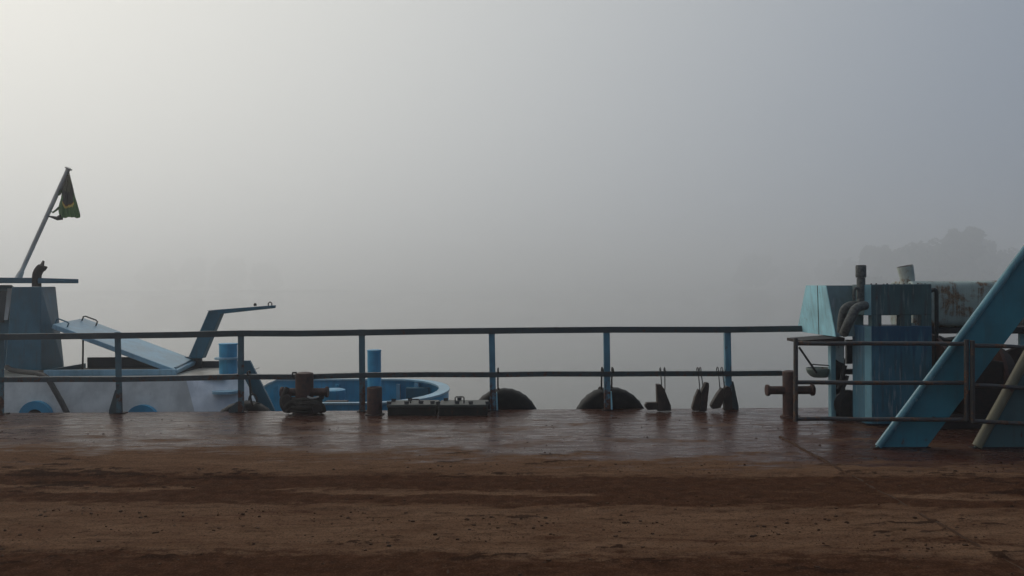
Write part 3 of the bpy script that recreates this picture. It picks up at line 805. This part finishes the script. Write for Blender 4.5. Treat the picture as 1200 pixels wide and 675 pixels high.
# hatch coaming and its propped lid
x0, x1 = X(52, 11.9), X(206, 11.9)
part('hatch_coaming', box2((x0, 11.86, ZC + .01), (x1, 11.92, ZC + .10)), M['tug_lightblue'], tg, bevel=.006)
part('hatch_coaming', box2((x0 + .1, 12.9, ZC + .01), (x1 - .02, 12.955, ZC + .20)), M['hull_black'], tg)
part('hatch_coaming', box2((x0, 11.93, ZC + .01), (x0 + .05, 12.95, ZC + .10)), M['tug_blue'], tg)
part('hatch_shade_sheet', box2((x0 + .06, 11.93, ZC + .013), (x1 - .05, 12.89, ZC + .03)), M['black_metal'], tg)  # flat dark sheet standing for the shade inside the hatch opening
nl, nr, fl, fr = P(62, 379.5, 11.9), P(208, 434, 11.9), P(98, 372.5, 13.0), P(238, 425, 13.0)
fr = nr + (fl - nl)
ln = (nr - nl).cross(fl - nl).normalized(); ln = -ln if ln.z < 0 else ln
lid = part('hatch_lid', prism([nl, nr, fr, fl], -ln * .075), M['tug_lightblue'], tg, bevel=.012)
def lid_pt(u, v_, h): return nl + (nr - nl) * u + (fl - nl) * v_ + ln * h
part('handle', tube([lid_pt(.035, .80, -.01), lid_pt(.035, .80, .07), lid_pt(.05, .80, .085), lid_pt(.14, .80, .085), lid_pt(.155, .80, .07), lid_pt(.155, .80, -.01)], .011, 8), M['black_metal'], lid, smooth=True)
part('handle', tube([lid_pt(-.01, .12, -.02), lid_pt(-.01, .12, .06), lid_pt(.0, .12, .07), lid_pt(.075, .12, .07), lid_pt(.085, .12, .06), lid_pt(.085, .12, -.01)], .011, 8), M['tug_blue'], lid, smooth=True)
part('hinge', tube([lid_pt(.97, .05, .0), lid_pt(.97, .95, .0)], .018, 8), M['tug_blue'], lid, smooth=True)
pr_ = P(96.5, 384, 12.3); part('prop_rod', tube([(pr_.x, 12.3, ZC + .0), (pr_.x + .012, 12.3, lid_pt(.2, .35, 0).z - .05)], .014, 8), M['black_metal'], tg, smooth=True)
# funnel casing
yc = 12.3
cs = hull([P(14, 336, yc), P(48, 336, yc), P(65, 336, yc + .5), P(14, 336, yc + .8), P(65, 336, yc + .8), P(6, 434, yc - .12), P(48, 434, yc - .12), P(75, 432, yc + .45), P(6, 428, yc + .8), P(75, 428, yc + .8)])
cas = part('funnel_casing', cs, M['tug_blue'], tg, bevel=.01)
ex = [P(43, 340, yc + .35), P(43, 326, yc + .35), P(44, 320, yc + .35), P(47, 315, yc + .35), P(50, 312.5, yc + .35)]
part('exhaust_pipe', tube(smooth_path(ex + [P(50.6, 307.5, yc + .35)], 4)[:-3], [.075] * 15 + [.072, .07, .068] if False else .068, 14), M['rust_dark'], tg, smooth=True)
part('exhaust_lip', hull([P(46, 317, yc + .30), P(51, 318, yc + .30), P(52.3, 306, yc + .30), P(50, 305, yc + .35), P(46, 317, yc + .41), P(51, 318, yc + .41), P(52.3, 306, yc + .41), P(45, 313, yc + .35)]), M['rust_dark'], tg, smooth=True)
# wheelhouse at the frame edge with its long roof visor
wh = hull([P(-150, 334, 13.0), P(15, 334, 13.0), P(15, 334, 14.2), P(-150, 334, 14.2), P(-150, 432, 12.9), P(6, 432, 12.9), P(6, 424, 14.2), P(-150, 424, 14.2)])
whp = part('wheelhouse', wh, M['tug_blue'], tg, bevel=.015)
def slab(p, th): return prism([P(*q) for q in p], th)
win = prism([P(-50, 341, 12.93), P(8, 341, 12.93), P(4, 378, 12.9), P(-50, 378, 12.9)], (0, .02, 0))
wf = part('window', win, M['glass'], tg)
part('window_frame', prism([P(8.6, 338, 12.92), P(15, 338, 12.92), P(9, 375, 12.89), P(4.6, 375, 12.89)], (0, .03, 0)), M['tug_white'], wf)
part('window_frame', prism([P(-50, 335.5, 12.92), P(15, 335.5, 12.92), P(14.5, 340.5, 12.92), P(-50, 340.5, 12.92)], (0, .025, 0)), M['tug_blue'], wf)
ra, rb, rc, rd = P(-160, 326, 12.6), P(92, 331, 12.6), P(86, 330.5, 14.4), P(-160, 327, 14.4)
roof = part('roof_visor', hull([P(-160, 324, 12.6), P(40, 325.5, 12.6), P(92, 327, 12.7), P(86, 328, 14.4), P(-160, 325, 14.4), P(-160, 332, 12.6), P(50, 332, 12.6), P(92, 332, 12.7), P(86, 331, 14.4), P(-160, 331, 14.4)]), M['tug_blue'], tg, bevel=.01)
part('pole_socket', lathe([(.055, -.02), (.052, .03), (.045, .10), (.04, .13)], P(21.5, 326, 13.0), P(24, 320.6, 13) - P(21.5, 326, 13), 14), M['pole'], roof, smooth=True)
pole = part('flag_pole', tube([P(22, 325, 13), P(80, 198, 13)], .034, 12), M['pole'], tg, smooth=True)
part('finial', lathe([(.03, 0), (.055, .01), (.06, .03), (.03, .04)], P(79.6, 199, 13), (.42, 0, .9), 12), M['pole'], pole, smooth=True)
# hose over the cabin side
part('hose', tube(smooth_path([P(8, 430, 12.0), P(14, 433.5, 11.9), P(30, 436, 11.6), P(44, 437.5, 11.35), P(55, 443, 11.2), P(64, 457, 11.13), P(74, 475, 11.05), P(82, 492, 11.0)], 5), .037, 10), M['black_metal'], tg, smooth=True)
# drum bollard on the cabin top, tall bollard at the blunt end
def bollard(px, Y, zb, r, zt, flange):
    x = X(px, Y)
    o = part('bollard', lathe([(r, zb), (r, zt - .02), (r * 1.04, zt - .018), (r * 1.04, zt), (r * .8, zt + .004)], (x, Y, 0), seg=28), M['bulwark'], tg, smooth=True)
    if flange: part('flange', lathe([(r * 1.5, flange), (r * 1.5, flange + .025), (r * 1.0, flange + .03)], (x, Y, 0), seg=28), M['tug_lightblue'], o, smooth=True)
bollard(267, 12.1, ZC + .01, .135, P(267, 402.5, 12.1).z, P(267, 420.5, 12.1).z)
bollard(438, 12.5, TUG_DZ, .108, P(438, 410, 12.5).z, None)
# davit: raked box leg and a thin arm
yd = 12.75
part('davit_leg', prism([P(220, 420, yd), P(237, 420, yd), P(259, 367, yd), P(259, 363.5, yd), P(244, 364.5, yd)], (0, .16, 0)), M['tug_blue'], tg, bevel=.01)
arm = part('davit_arm', hull([P(242, 364, yd - .02), P(259, 368, yd - .02), P(323, 361, yd + .02), P(323.5, 357.5, yd + .02), P(258, 362.5, yd - .02), P(242, 364, yd + .18), P(259, 368, yd + .18), P(323, 361, yd + .12), P(323.5, 357.5, yd + .12), P(258, 362.5, yd + .18)]), M['tug_blue'], tg, bevel=.008)
c1 = P(299, 358.5, yd + .07); part('pin', lathe([(.025, 0), (.025, .03), (.012, .045)], c1, (0, 0, 1), 10), M['rust_dark'], arm, smooth=True)
c2 = P(316.5, 358.5, yd + .07); part('eye', tube([c2 + V((-.028, 0, -.01)), c2 + V((-.028, 0, .045)), c2 + V((0, 0, .065)), c2 + V((.028, 0, .045)), c2 + V((.028, 0, -.01))], .01, 7), M['rust_dark'], arm, smooth=True)
# mooring line loop by the raked plate
part('mooring_line', tube(smooth_path([P(291, 440, 11.12), P(293, 450, 11.12), P(294.5, 458, 11.12), P(296.5, 462, 11.12)], 5), .014, 7), M['black_metal'], tg, smooth=True)
part('mooring_ring', tube([P(296.5 + 4.6 * math.sin(a), 468.5 - 6.6 * math.cos(a), 11.12) for a in np.linspace(0, 2 * math.pi, 25)[:-1]], .014, 8, closed=True), M['black_metal'], tg, smooth=True)

# ------------------------------------------------------------------ the flag hanging limp
def flag():
    Yf = 13.0
    keys = [(198, 78.6, 80.5), (205, 76.5, 82), (215, 73.5, 84.5), (222, 71.6, 86.2), (226, 72.2, 87.0), (232, 71.5, 88.6), (238, 69.6, 90.5), (243, 68.3, 91.8), (248, 68.6, 93.3), (252, 69.5, 94.2), (255, 70, 94)]
    nu, nv = 26, 44; vs = []; fs = []; uv = []
    ky = [k[0] for k in keys]
    for j in range(nv + 1):
        y = 198 + 57 * j / nv; a = np.interp(y, ky, [k[1] for k in keys]); b = np.interp(y, ky, [k[2] for k in keys])
        for i in range(nu + 1):
            u = i / nu; yy = y + (.5 * math.sin(u * 9) + .35 * math.sin(u * 23 + 1)) * (j / nv) ** 6
            fold = (.10 * math.sin(u * 11 + j * .05) + .05 * math.sin(u * 23 + 1 + j * .02)) * (j / nv) ** .6
            vs.append(P(a + (b - a) * u, yy, Yf + fold)); uv.append((u, 1 - j / nv))
    for j in range(nv):
        for i in range(nu):
            k = j * (nu + 1) + i; fs.append((k, k + 1, k + nu + 2, k + nu + 1))
    return Geo().add(vs, fs), uv
fg, fuv = flag()
def flag_mat():
    m, n, l, b = newmat('flag_cloth')
    t = n.new('ShaderNodeTexCoord'); s = n.new('ShaderNodeSeparateXYZ'); l.new(t.outputs['UV'], s.inputs[0])
    v, _ = scaled(n, l, (1, 1, 1)); nz = noise(n, l, v, 5, 4); fz = noise(n, l, v, 30, 4)
    wob = math2(n, l, 'MULTIPLY', math2(n, l, 'SUBTRACT', nz, 0.5), 0.16)
    vv = math2(n, l, 'ADD', s.outputs['Y'], wob)
    arch = math2(n, l, 'MULTIPLY', math2(n, l, 'POWER', math2(n, l, 'SUBTRACT', s.outputs['X'], 0.48), 2), 0.9)
    vv = math2(n, l, 'SUBTRACT', vv, arch)
    green = mixc(n, l, fz, (0.065, 0.15, 0.06), (0.13, 0.24, 0.09))
    blue = mixc(n, l, fz, (0.045, 0.045, 0.055), (0.085, 0.08, 0.075))
    olive = mixc(n, l, fz, (0.10, 0.10, 0.08), (0.16, 0.145, 0.10))
    c = mixc(n, l, ramp(n, l, vv, 0.18, 0.20), green, (0.6, 0.46, 0.12))           # yellow field above the green
    c = mixc(n, l, ramp(n, l, vv, 0.225, 0.24), c, (0.20, 0.06, 0.02))
    c = mixc(n, l, ramp(n, l, vv, 0.245, 0.26), c, blue)                              # blue disc gathered in the fold
    c = mixc(n, l, ramp(n, l, vv, 0.50, 0.56), c, olive)
    side = ramp(n, l, math2(n, l, 'ABSOLUTE', math2(n, l, 'SUBTRACT', s.outputs['X'], 0.48), 0), 0.30, 0.36)
    c = mixc(n, l, math2(n, l, 'MULTIPLY', side, ramp(n, l, vv, 0.36, 0.26)), c, green)
    l.new(c, b.inputs['Base Color']); b.inputs['Roughness'].default_value = 0.9
    tr = n.new('ShaderNodeBsdfTranslucent'); l.new(c, tr.inputs['Color']); ms = n.new('ShaderNodeMixShader'); ms.inputs[0].default_value = 0.55
    l.new(b.outputs[0], ms.inputs[1]); l.new(tr.outputs[0], ms.inputs[2]); l.new(ms.outputs[0], n['Material Output'].inputs['Surface'])
    return m
fr_ = root('flag', P(74, 255, 13), 'tattered green and yellow flag hanging limp from the leaning pole', 'flag')
cl = part('cloth', fg, flag_mat(), fr_, smooth=True)
uvl = cl.data.uv_layers.new(name='UVMap')
for lp in cl.data.loops: uvl.data[lp.index].uv = fuv[lp.vertex_index]
part('torn_strip', tube([P(71.5, 223, 13), P(69.5, 228, 13.0), P(67, 228.5, 13.0), P(65.8, 229.5, 13)], [.03, .02, .015, .01], 6), cl.data.materials[0], fr_, smooth=True)
part('torn_strip', tube([P(69.5, 243, 13), P(65.5, 246.5, 13), P(62, 249, 13), P(60.5, 248, 13)], [.02, .016, .014, .01], 6), cl.data.materials[0], fr_, smooth=True)
part('lower_tie', tube([P(72, 254.5, 13), P(67, 256, 13), P(62, 254.5, 13), P(57, 253.5, 13), P(55, 252, 13)], [.05, .035, .022, .012, .012], 6), M['rust_dark'], fr_, smooth=True)

# ------------------------------------------------------------------ engine house at the right
eng = root('engine_unit', G(1045, 503), 'weathered blue engine unit with slotted tank, pale hood and exhaust stack', 'engine unit')
ye = 8.75
ze = P(1056, 333, ye).z
def zpx(py, Y, px=1050): return P(px, py, Y).z
xl0, xl1, xr = X(1013, ye + .05), X(1021, ye), X(1092, ye)
def chamfer_box(z0, z1, d=0.38, ins=0.0):
    return prism([(xl1 + ins, ye + ins, z0), (xr - ins, ye + ins, z0), (xr - ins, ye + d, z0), (xl0 + ins, ye + d, z0), (xl0 + ins, ye + .05 + ins, z0)], (0, 0, z1 - z0))
z_lo, z_hi = zpx(382, ye), zpx(369.5, ye)
tankp = part('lower_tank', chamfer_box(0.03, z_lo), M['machine_blue'], eng, bevel=.01)
upp = part('upper_tank', chamfer_box(z_hi, ze), M['machine_top'], eng, bevel=.01)
# paler sheet on the chamfer: the lit facet put into the colour
dx, dy = xl1 - xl0, -.05
nn = V((dy, -dx, 0)).normalized()
for z0, z1, par in ((0.10, z_lo - .004, tankp), (z_hi + .004, ze - .004, upp)):
    part('lit_corner_facet', prism([V((xl0, ye + .05, z0)) + nn * .003, V((xl1, ye, z0)) + nn * .003, V((xl1, ye, z1)) + nn * .003, V((xl0, ye + .05, z1)) + nn * .003], nn * .006), M['machine_teal'], par)
part('skid', chamfer_box(0.0, 0.028, .38, .03), M['rust_dark'], eng)
for px0, px1 in ((1021.5, 1033), (1055, 1068), (1080, 1091.6)):
    part('spacer', box2((X(px0, ye), ye + .004, z_lo - .002), (X(px1, ye), ye + .09, z_hi + .002)), M['machine_top'], eng)
part('grille', box2((X(1068.5, ye), ye + .06, z_lo), (X(1079.5, ye), ye + .064, z_lo + .03)), M['cream'], eng)
for k in range(11):
    xk = xl1 + .03 + (xr - xl1 - .06) * k / 10
    part('rivet', lathe([(.012, 0), (.012, .004), (.005, random.uniform(.006, .016))], (xk + random.uniform(-.02, .02), ye + .04 + random.uniform(-.015, .02), ze - .002), (0, 0, 1), 8), M['rust_dark'], upp, smooth=True)
# pale hood left of it
ht_n, hb_n = P(969, 334.5, 9.15), P(980.5, 394.5, 9.05)
ht_f = P(945.5, 334.5, 9.75)
_n = (hb_n - ht_n).cross(ht_f - ht_n); _d = P(935, 388, 1.0) - CAM
hb_f = CAM + _d * ((ht_n - CAM).dot(_n) / _d.dot(_n))
hood = part('hood', hull([ht_n, hb_n, ht_f, hb_f, P(1012, 334.5, 9.15), P(1012, 394, 9.05), P(1000, 334.5, 9.6), P(1000, 388, 9.6)]), M['hood_front_shaded'], eng)
hn = (hb_n - ht_n).cross(ht_f - ht_n).normalized(); hn = -hn if hn.x > 0 else hn
e_ = hn * .004
hl = part('hood_side', prism([ht_n + e_, hb_n + e_, hb_f + e_, ht_f + e_], hn * .008), M['teal'], hood)  # paler than the front: light on the left face put into the colour
m0, m1 = ht_n * .6 + ht_f * .4 + hn * .012, hb_n * .6 + hb_f * .4 + hn * .012
part('seam', tube([m0, m1], .006, 6), M['rust'], hl)
part('hood_lip', prism([P(940, 399, 9.0), P(990, 395.5, 9.0), P(990, 402, 9.0), P(940, 402.5, 9.0)], (0, .5, 0)), M['rust_dark'], eng)
# supports and running gear below the hood
part('bracket_post', box2((X(972.5, 9.35), 9.33, 0), (X(978, 9.35), 9.42, P(975, 393, 9.35).z)), M['machine_teal'], eng, bevel=.004)
part('bracket_plate', box2((X(978.2, 9.4), 9.38, 0), (X(989, 9.4), 9.41, P(985, 420, 9.4).z)), M['black_metal'], eng)
part('mottled_plate', prism([P(978.5, 402, 9.36), P(989.5, 404, 9.36), P(989, 426, 9.36), P(984, 424, 9.36), P(978.5, 420, 9.36)], (0, .018, 0)), M['mottled'], eng)
part('cross_bar', box2((X(976, 9.6), 9.56, P(985, 438.5, 9.6).z), (X(1003, 9.6), 9.64, P(985, 432.5, 9.6).z)), M['black_metal'], eng)
part('stanchion', box2((X(990.5, 9.6), 9.55, .0), (X(998.5, 9.6), 9.6, P(990, 428, 9.6).z)) if False else box2((X(990, 9.7), 9.65, P(990, 426, 9.7).z), (X(1004, 9.7), 9.7, P(990, 398, 9.7).z)), M['black_metal'], eng)
fw = P(995, 474, 9.3)
part('flywheel', lathe([(.10, -.05), (.17, -.045), (.17, .045), (.10, .05)], fw, (.25, 1, 0), 28), M['black_metal'], eng, smooth=True)
part('drive_arm', tube([P(990, 428, 9.3), P(986, 446, 9.3), P(982, 456, 9.3)], [.03, .026, .02], 8), M['black_metal'], eng, smooth=True)
part('drive_arm', tube([P(985, 462, 9.3), P(991, 448, 9.3), P(993, 440, 9.3)], .022, 8), M['black_metal'], eng, smooth=True)
part('gear_case', hull([P(983, 490, 9.25), P(1000, 490, 9.25), P(1000, 470, 9.25), P(994, 458, 9.25), P(986, 468, 9.25), P(983, 490, 9.5), P(1000, 490, 9.5), P(1000, 470, 9.5), P(994, 458, 9.5)]), M['black_metal'], eng, bevel=.008)
# drip pan with its lever
cpan = P(960, 437, 9.5)
vs = []; fs = []; nu, nv = 16, 5
for j in range(nv + 1):
    e = (math.pi / 2) * j / nv
    for i in range(nu):
        a = 2 * math.pi * i / nu
        vs.append(cpan + V((math.cos(a) * .17 * math.cos(e) ** .6 + .01, math.sin(a) * .13 * math.cos(e) ** .6, .06 - .12 * math.sin(e) ** 1.3)))
for j in range(nv):
    for i in range(nu): fs.append((j * nu + i, j * nu + (i + 1) % nu, (j + 1) * nu + (i + 1) % nu, (j + 1) * nu + i))
pan = part('drip_pan', Geo().add(vs, fs), M['pan'], eng, smooth=True)
sd2 = pan.modifiers.new('thickness', 'SOLIDIFY'); sd2.thickness = .008
part('pan_arm', box2((X(954, 9.45), 9.42, P(960, 438.5, 9.45).z), (X(974, 9.45), 9.47, P(960, 432, 9.45).z)), M['rust'], eng, bevel=.005)
part('lever', tube([P(936.5, 407, 9.4), P(946, 421, 9.4), P(953, 431, 9.4), P(957, 437, 9.4)], .013, 8), M['black_metal'], eng, smooth=True)
part('wire', tube(smooth_path([P(951, 430, 9.4), P(952.5, 427, 9.4), P(958, 427.5, 9.4), P(975, 428.5, 9.4)], 4), .007, 6), M['black_metal'], eng, smooth=True)
# exhaust stack, lagged pipes
ys = 8.95
sx = X(1003.5, ys); zb, zn, zt = P(1003, 360, ys).z, P(1003, 325, ys).z, P(1003, 311, ys).z
stk = part('exhaust_stack', lathe([(.045, zb), (.045, zn - .01), (.034, zn - .008), (.034, zn)], (sx, ys - .12, 0), seg=16), M['hose'], eng, smooth=True)
part('stack_cap', lathe([(.052, zn - .005), (.056, zn + .01), (.056, zt - .01), (.05, zt), (.04, zt), (.04, zt - .05)], (sx, ys - .12, 0), seg=18), M['hose'], stk, smooth=True)
part('lagged_pipe', tube(smooth_path([P(1010, 357, 8.85), P(1003, 357.5, 8.8), P(995, 358, 8.78), P(989, 363, 8.78), P(986.5, 374, 8.8), P(985.5, 389, 8.85)], 5), .043, 12), M['hose'], eng, smooth=True)
part('lagged_pipe', tube(smooth_path([P(1014, 358, 8.7), P(1008, 359, 8.66), P(1002, 363, 8.64), P(998, 371, 8.64), P(993, 381, 8.66), P(989, 391, 8.75)], 5), .05, 12), M['hose'], eng, smooth=True)
part('breather_pipe', tube(smooth_path([P(1001, 352, 8.75), P(1001, 341, 8.75), P(1003.5, 337.5, 8.75), P(1006.5, 340, 8.75), P(1006, 350, 8.75)], 5), .017, 8), M['hose'], eng, smooth=True)
part('riser_pipe', tube(smooth_path([P(1091, 341, 8.85), P(1094.5, 339.5, 8.85), P(1097.2, 342, 8.85), P(1097.5, 352, 8.85), P(1097.5, 390, 8.85), P(1097, 430, 8.85), P(1096, 480, 8.85)], 5), .022, 10), M['black_metal'], eng, smooth=True)

# ------------------------------------------------------------------ rusty green tank behind
yt = 9.55
tz0, tz1 = P(1120, 384, yt).z, P(1120, 329, yt).z; tx0, tx1 = X(1070, yt), X(1245, yt)
tk = root('storage_tank', ((tx0 + tx1) / 2, yt + .3, tz0), 'rust stained pale green horizontal tank behind the blue engine unit', 'tank')
hh = (tz1 - tz0) / 2
sec = []
for a in np.linspace(0, 2 * math.pi, 33)[:-1]:
    cx_, sx_ = math.cos(a), math.sin(a)
    sec.append((tx0, yt + .3 + .3 * math.copysign(abs(cx_) ** .3, cx_), (tz0 + tz1) / 2 + hh * math.copysign(abs(sx_) ** .25, sx_)))
part('shell', prism(sec, (tx1 - tx0, 0, 0)), M['tank'], tk, smooth=True, bevel=.015)
pc = P(1063, 330, yt + .2)
part('filler_pipe', tube([pc + V((.012, 0, -.12)), pc + V((.0, 0, .06)), pc + V((-.025, 0, .19))], [.083, .086, .095], 18), M['cream'], tk, smooth=True)
part('filler_mouth', lathe([(.088, 0), (.088, .006)], pc + V((-.025, 0, .188)), (-.2, 0, 1), 18), M['rust_dark'], tk)
part('cradle', box2((X(1094, yt), yt + .05, tz0 - .075), (tx1 - .1, yt + .5, tz0 - .004)), M['black_metal'], tk, bevel=.006)
for px in (1104, 1232):
    part('cradle_leg', box2((X(px, yt) - .04, yt + .2, 0), (X(px, yt) + .04, yt + .3, tz0 - .076)), M['black_metal'], tk)

# ------------------------------------------------------------------ ramp winch in the shadow between the beams
yw = 8.55
wx0, wx1 = X(1100, yw), X(1232, yw)
wn_ = root('ramp_winch', ((wx0 + wx1) / 2, yw + .4, 0), 'dark rust red winch half hidden behind the diagonal blue beam', 'winch')
part('base_frame', box2((wx0, yw + .02, 0), (wx1, yw + .85, .16)), M['rust_dark'], wn_, bevel=.01)
part('drum', lathe([(.36, 0), (.36, .75)], (X(1118, yw), yw + .45, .50), (1, 0, 0), 36), M['rust_dark'], wn_, smooth=True)
for px, r in ((1113, .5), (1176, .5)):
    part('drum_flange', lathe([(r, 0), (r, .04)], (X(px, yw), yw + .47, .52), (1, 0, 0), 40), M['rust'], wn_, smooth=True)
part('gear_box', hull([(X(1131, yw), yw, .16), (X(1176, yw), yw, .16), (X(1176, yw), yw, .735), (X(1150, yw), yw, .77), (X(1131, yw), yw, .735), (X(1131, yw), yw + .4, .16), (X(1176, yw), yw + .4, .16), (X(1176, yw), yw + .4, .735), (X(1131, yw), yw + .4, .735)]), M['rust_dark'], wn_, bevel=.012)
part('brake_wheel', lathe([(.30, -.06), (.40, -.055), (.40, .055), (.30, .06)], (X(1207, yw + .2), yw + .3, P(1207, 449, yw + .3).z), (.35, 1, 0), 36), M['rust_dark'], wn_, smooth=True)
part('cable', tube(smooth_path([P(1100, 395, 8.9), P(1108, 398, 8.85), P(1120, 397, 8.8), P(1126, 391, 8.8), P(1134, 389, 8.8), P(1145, 392, 8.8)], 5), .022, 8), M['black_metal'], wn_, smooth=True)
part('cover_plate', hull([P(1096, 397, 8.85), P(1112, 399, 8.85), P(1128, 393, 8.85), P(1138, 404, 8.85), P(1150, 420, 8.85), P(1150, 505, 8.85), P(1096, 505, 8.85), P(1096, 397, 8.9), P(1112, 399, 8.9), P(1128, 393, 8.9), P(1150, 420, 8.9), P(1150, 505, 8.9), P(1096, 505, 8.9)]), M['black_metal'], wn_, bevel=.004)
part('top_guard', box2((X(1183, 8.9), 8.88, P(1190, 391, 8.9).z), (X(1240, 8.9), 9.2, P(1190, 383, 8.9).z)), M['black_metal'], wn_, bevel=.006)
part('guard_leg', box2((X(1225, 8.9), 9.0, 0), (X(1233, 8.9), 9.08, P(1190, 391, 8.9).z)), M['black_metal'], wn_)
part('lamp_bracket', box2((X(1194, 9.1), 9.08, P(1196, 418, 9.1).z), (X(1202, 9.1), 9.12, P(1196, 391, 9.1).z)), M['teal'], wn_)

# ------------------------------------------------------------------ diagonal ramp beams
yb = 7.72
def beam(a_px, slope, width_px, y, depth, edge_mat, web_mat, edge_r, z_top, label):
    base = G(a_px, 525.5); y = base.y
    d = V((slope, 0, 1.0)); L = z_top
    wx = px2m(width_px, y)
    p0 = V((base.x, y, 0)); p1 = p0 + d * L
    o = root('ramp_beam', tuple(p0 + V((wx / 2, 0, 0))), label, 'beam', 'diagonal ramp beams')
    part('web', prism([p0, p0 + V((wx, 0, 0)), p1 + V((wx, 0, 0)), p1], (0, depth, 0)), web_mat, o, bevel=.008)
    # rolled edge flange
    ax = d.normalized(); off = V((-1, 0, slope)).normalized() * .005
    q0, q1 = p0 + off, p1 + off
    part('edge_flange', tube([q0 + ax * .02 + V((.01, -.012, 0)), q0 * .5 + q1 * .5 + V((.01, -.012, 0)), q1 + V((.01, -.012, 0))], edge_r, 14), edge_mat, o, smooth=True)
    r0 = p0 + V((wx, 0, 0)); r1 = p1 + V((wx, 0, 0))
    part('foot_plate', box2((p0.x - .03, y - .02, 0.0), (p0.x + wx + .03, y + depth + .02, .012)), M['rust_dark'], o)
    return o, p1
o1, t1 = beam(1026, 0.757, 60, yb, .03, M['beam_edge_highlight'], M['beam_teal'], .034, 3.3, 'thick teal diagonal beam with highlight coloured edge crossing the right edge of view')
o2, t2 = beam(1142, 0.56, 90, yb, .03, M['olive'], M['beam_grey'], .046, 3.3, 'grey green diagonal beam with olive edge in the bottom right corner')
part('head_beam', box2((t1.x - .2, t1.y + .0, 3.31), (t2.x + 1.2, t1.y + .3, 3.5)), M['beam_teal'], o1, bevel=.01)

# ------------------------------------------------------------------ pipe guards in front of the machinery
def guard(px0, px1, y, rows, posts, top, bot, label, left_hood):
    xm = X((px0 + px1) / 2, y)
    o = root('pipe_guard', (xm, y, P(px0, rows[-1][0], y).z), label, 'guard rail', 'rusty pipe guards')
    for (pa, pb) in rows:
        a, b = P(px0, pa, y), P(px1, pb, y)
        pts = [a.lerp(b, t) + V((0, random.uniform(-.004, .004), random.uniform(-.006, .006) if 0 < t < 1 else 0)) for t in (0, .2, .4, .6, .8, 1)]
        part('rail', tube(pts, .0205, 10), M['guard'], o, smooth=True)
    for px, pt, pbm, r in posts:
        part('post', tube([P(px, pt, y - .035), P(px, (pt + pbm) / 2, y - .035), P(px, pbm, y - .035)], r, 10), M['guard'], o, smooth=True)
    return o
yg = 7.5
g1 = guard(931, 1133, yg, [(402.5, 403), (448, 448.5), (491, 492)], [(932.5, 396, 494, .022), (1132.5, 398, 493, .021)], 0, 0, 'long rusty three bar pipe guard in front of the engine unit', True)
g2 = guard(1139, 1262, yg - .02, [(405, 410), (451.5, 457), (493.5, 499)], [(1139.5, 399, 495, .021), (1258, 402, 502, .021)], 0, 0, 'short rusty three bar pipe guard at the right edge of view', False)
# stand-offs that carry the guards: on the beams and on the engine skid
for px, py in ((1127, 403), (1128, 448.5), (1100, 491.5)):
    a = P(px, py, yg); part('stand_off', tube([a, V((a.x, 7.615, a.z))], .012, 8), M['guard'], g1, smooth=True)
for px, py in ((1240, 408), (1225, 455), (1195, 496)):
    a = P(px, py, yg - .02); part('stand_off', tube([a, V((a.x, 7.615, a.z))], .012, 8), M['guard'], g2, smooth=True)

# ------------------------------------------------------------------ the fog
def haze():
    o = part('haze', box2((-2600, -1200, WATER_Z - 1.6), (2600, 2700, 46.5)), bpy.data.materials.new('fog'))
    m = o.data.materials[0]; m.use_nodes = True; n, l = m.node_tree.nodes, m.node_tree.links
    n.clear(); out = n.new('ShaderNodeOutputMaterial'); v = n.new('ShaderNodeVolumePrincipled')
    v.inputs['Color'].default_value = (0.985, 0.99, 0.995, 1)
    v.inputs['Density'].default_value = 0.0036
    v.inputs['Anisotropy'].default_value = 0.6
    l.new(v.outputs[0], out.inputs['Volume'])
    o['kind'] = 'stuff'
    return o
haze()
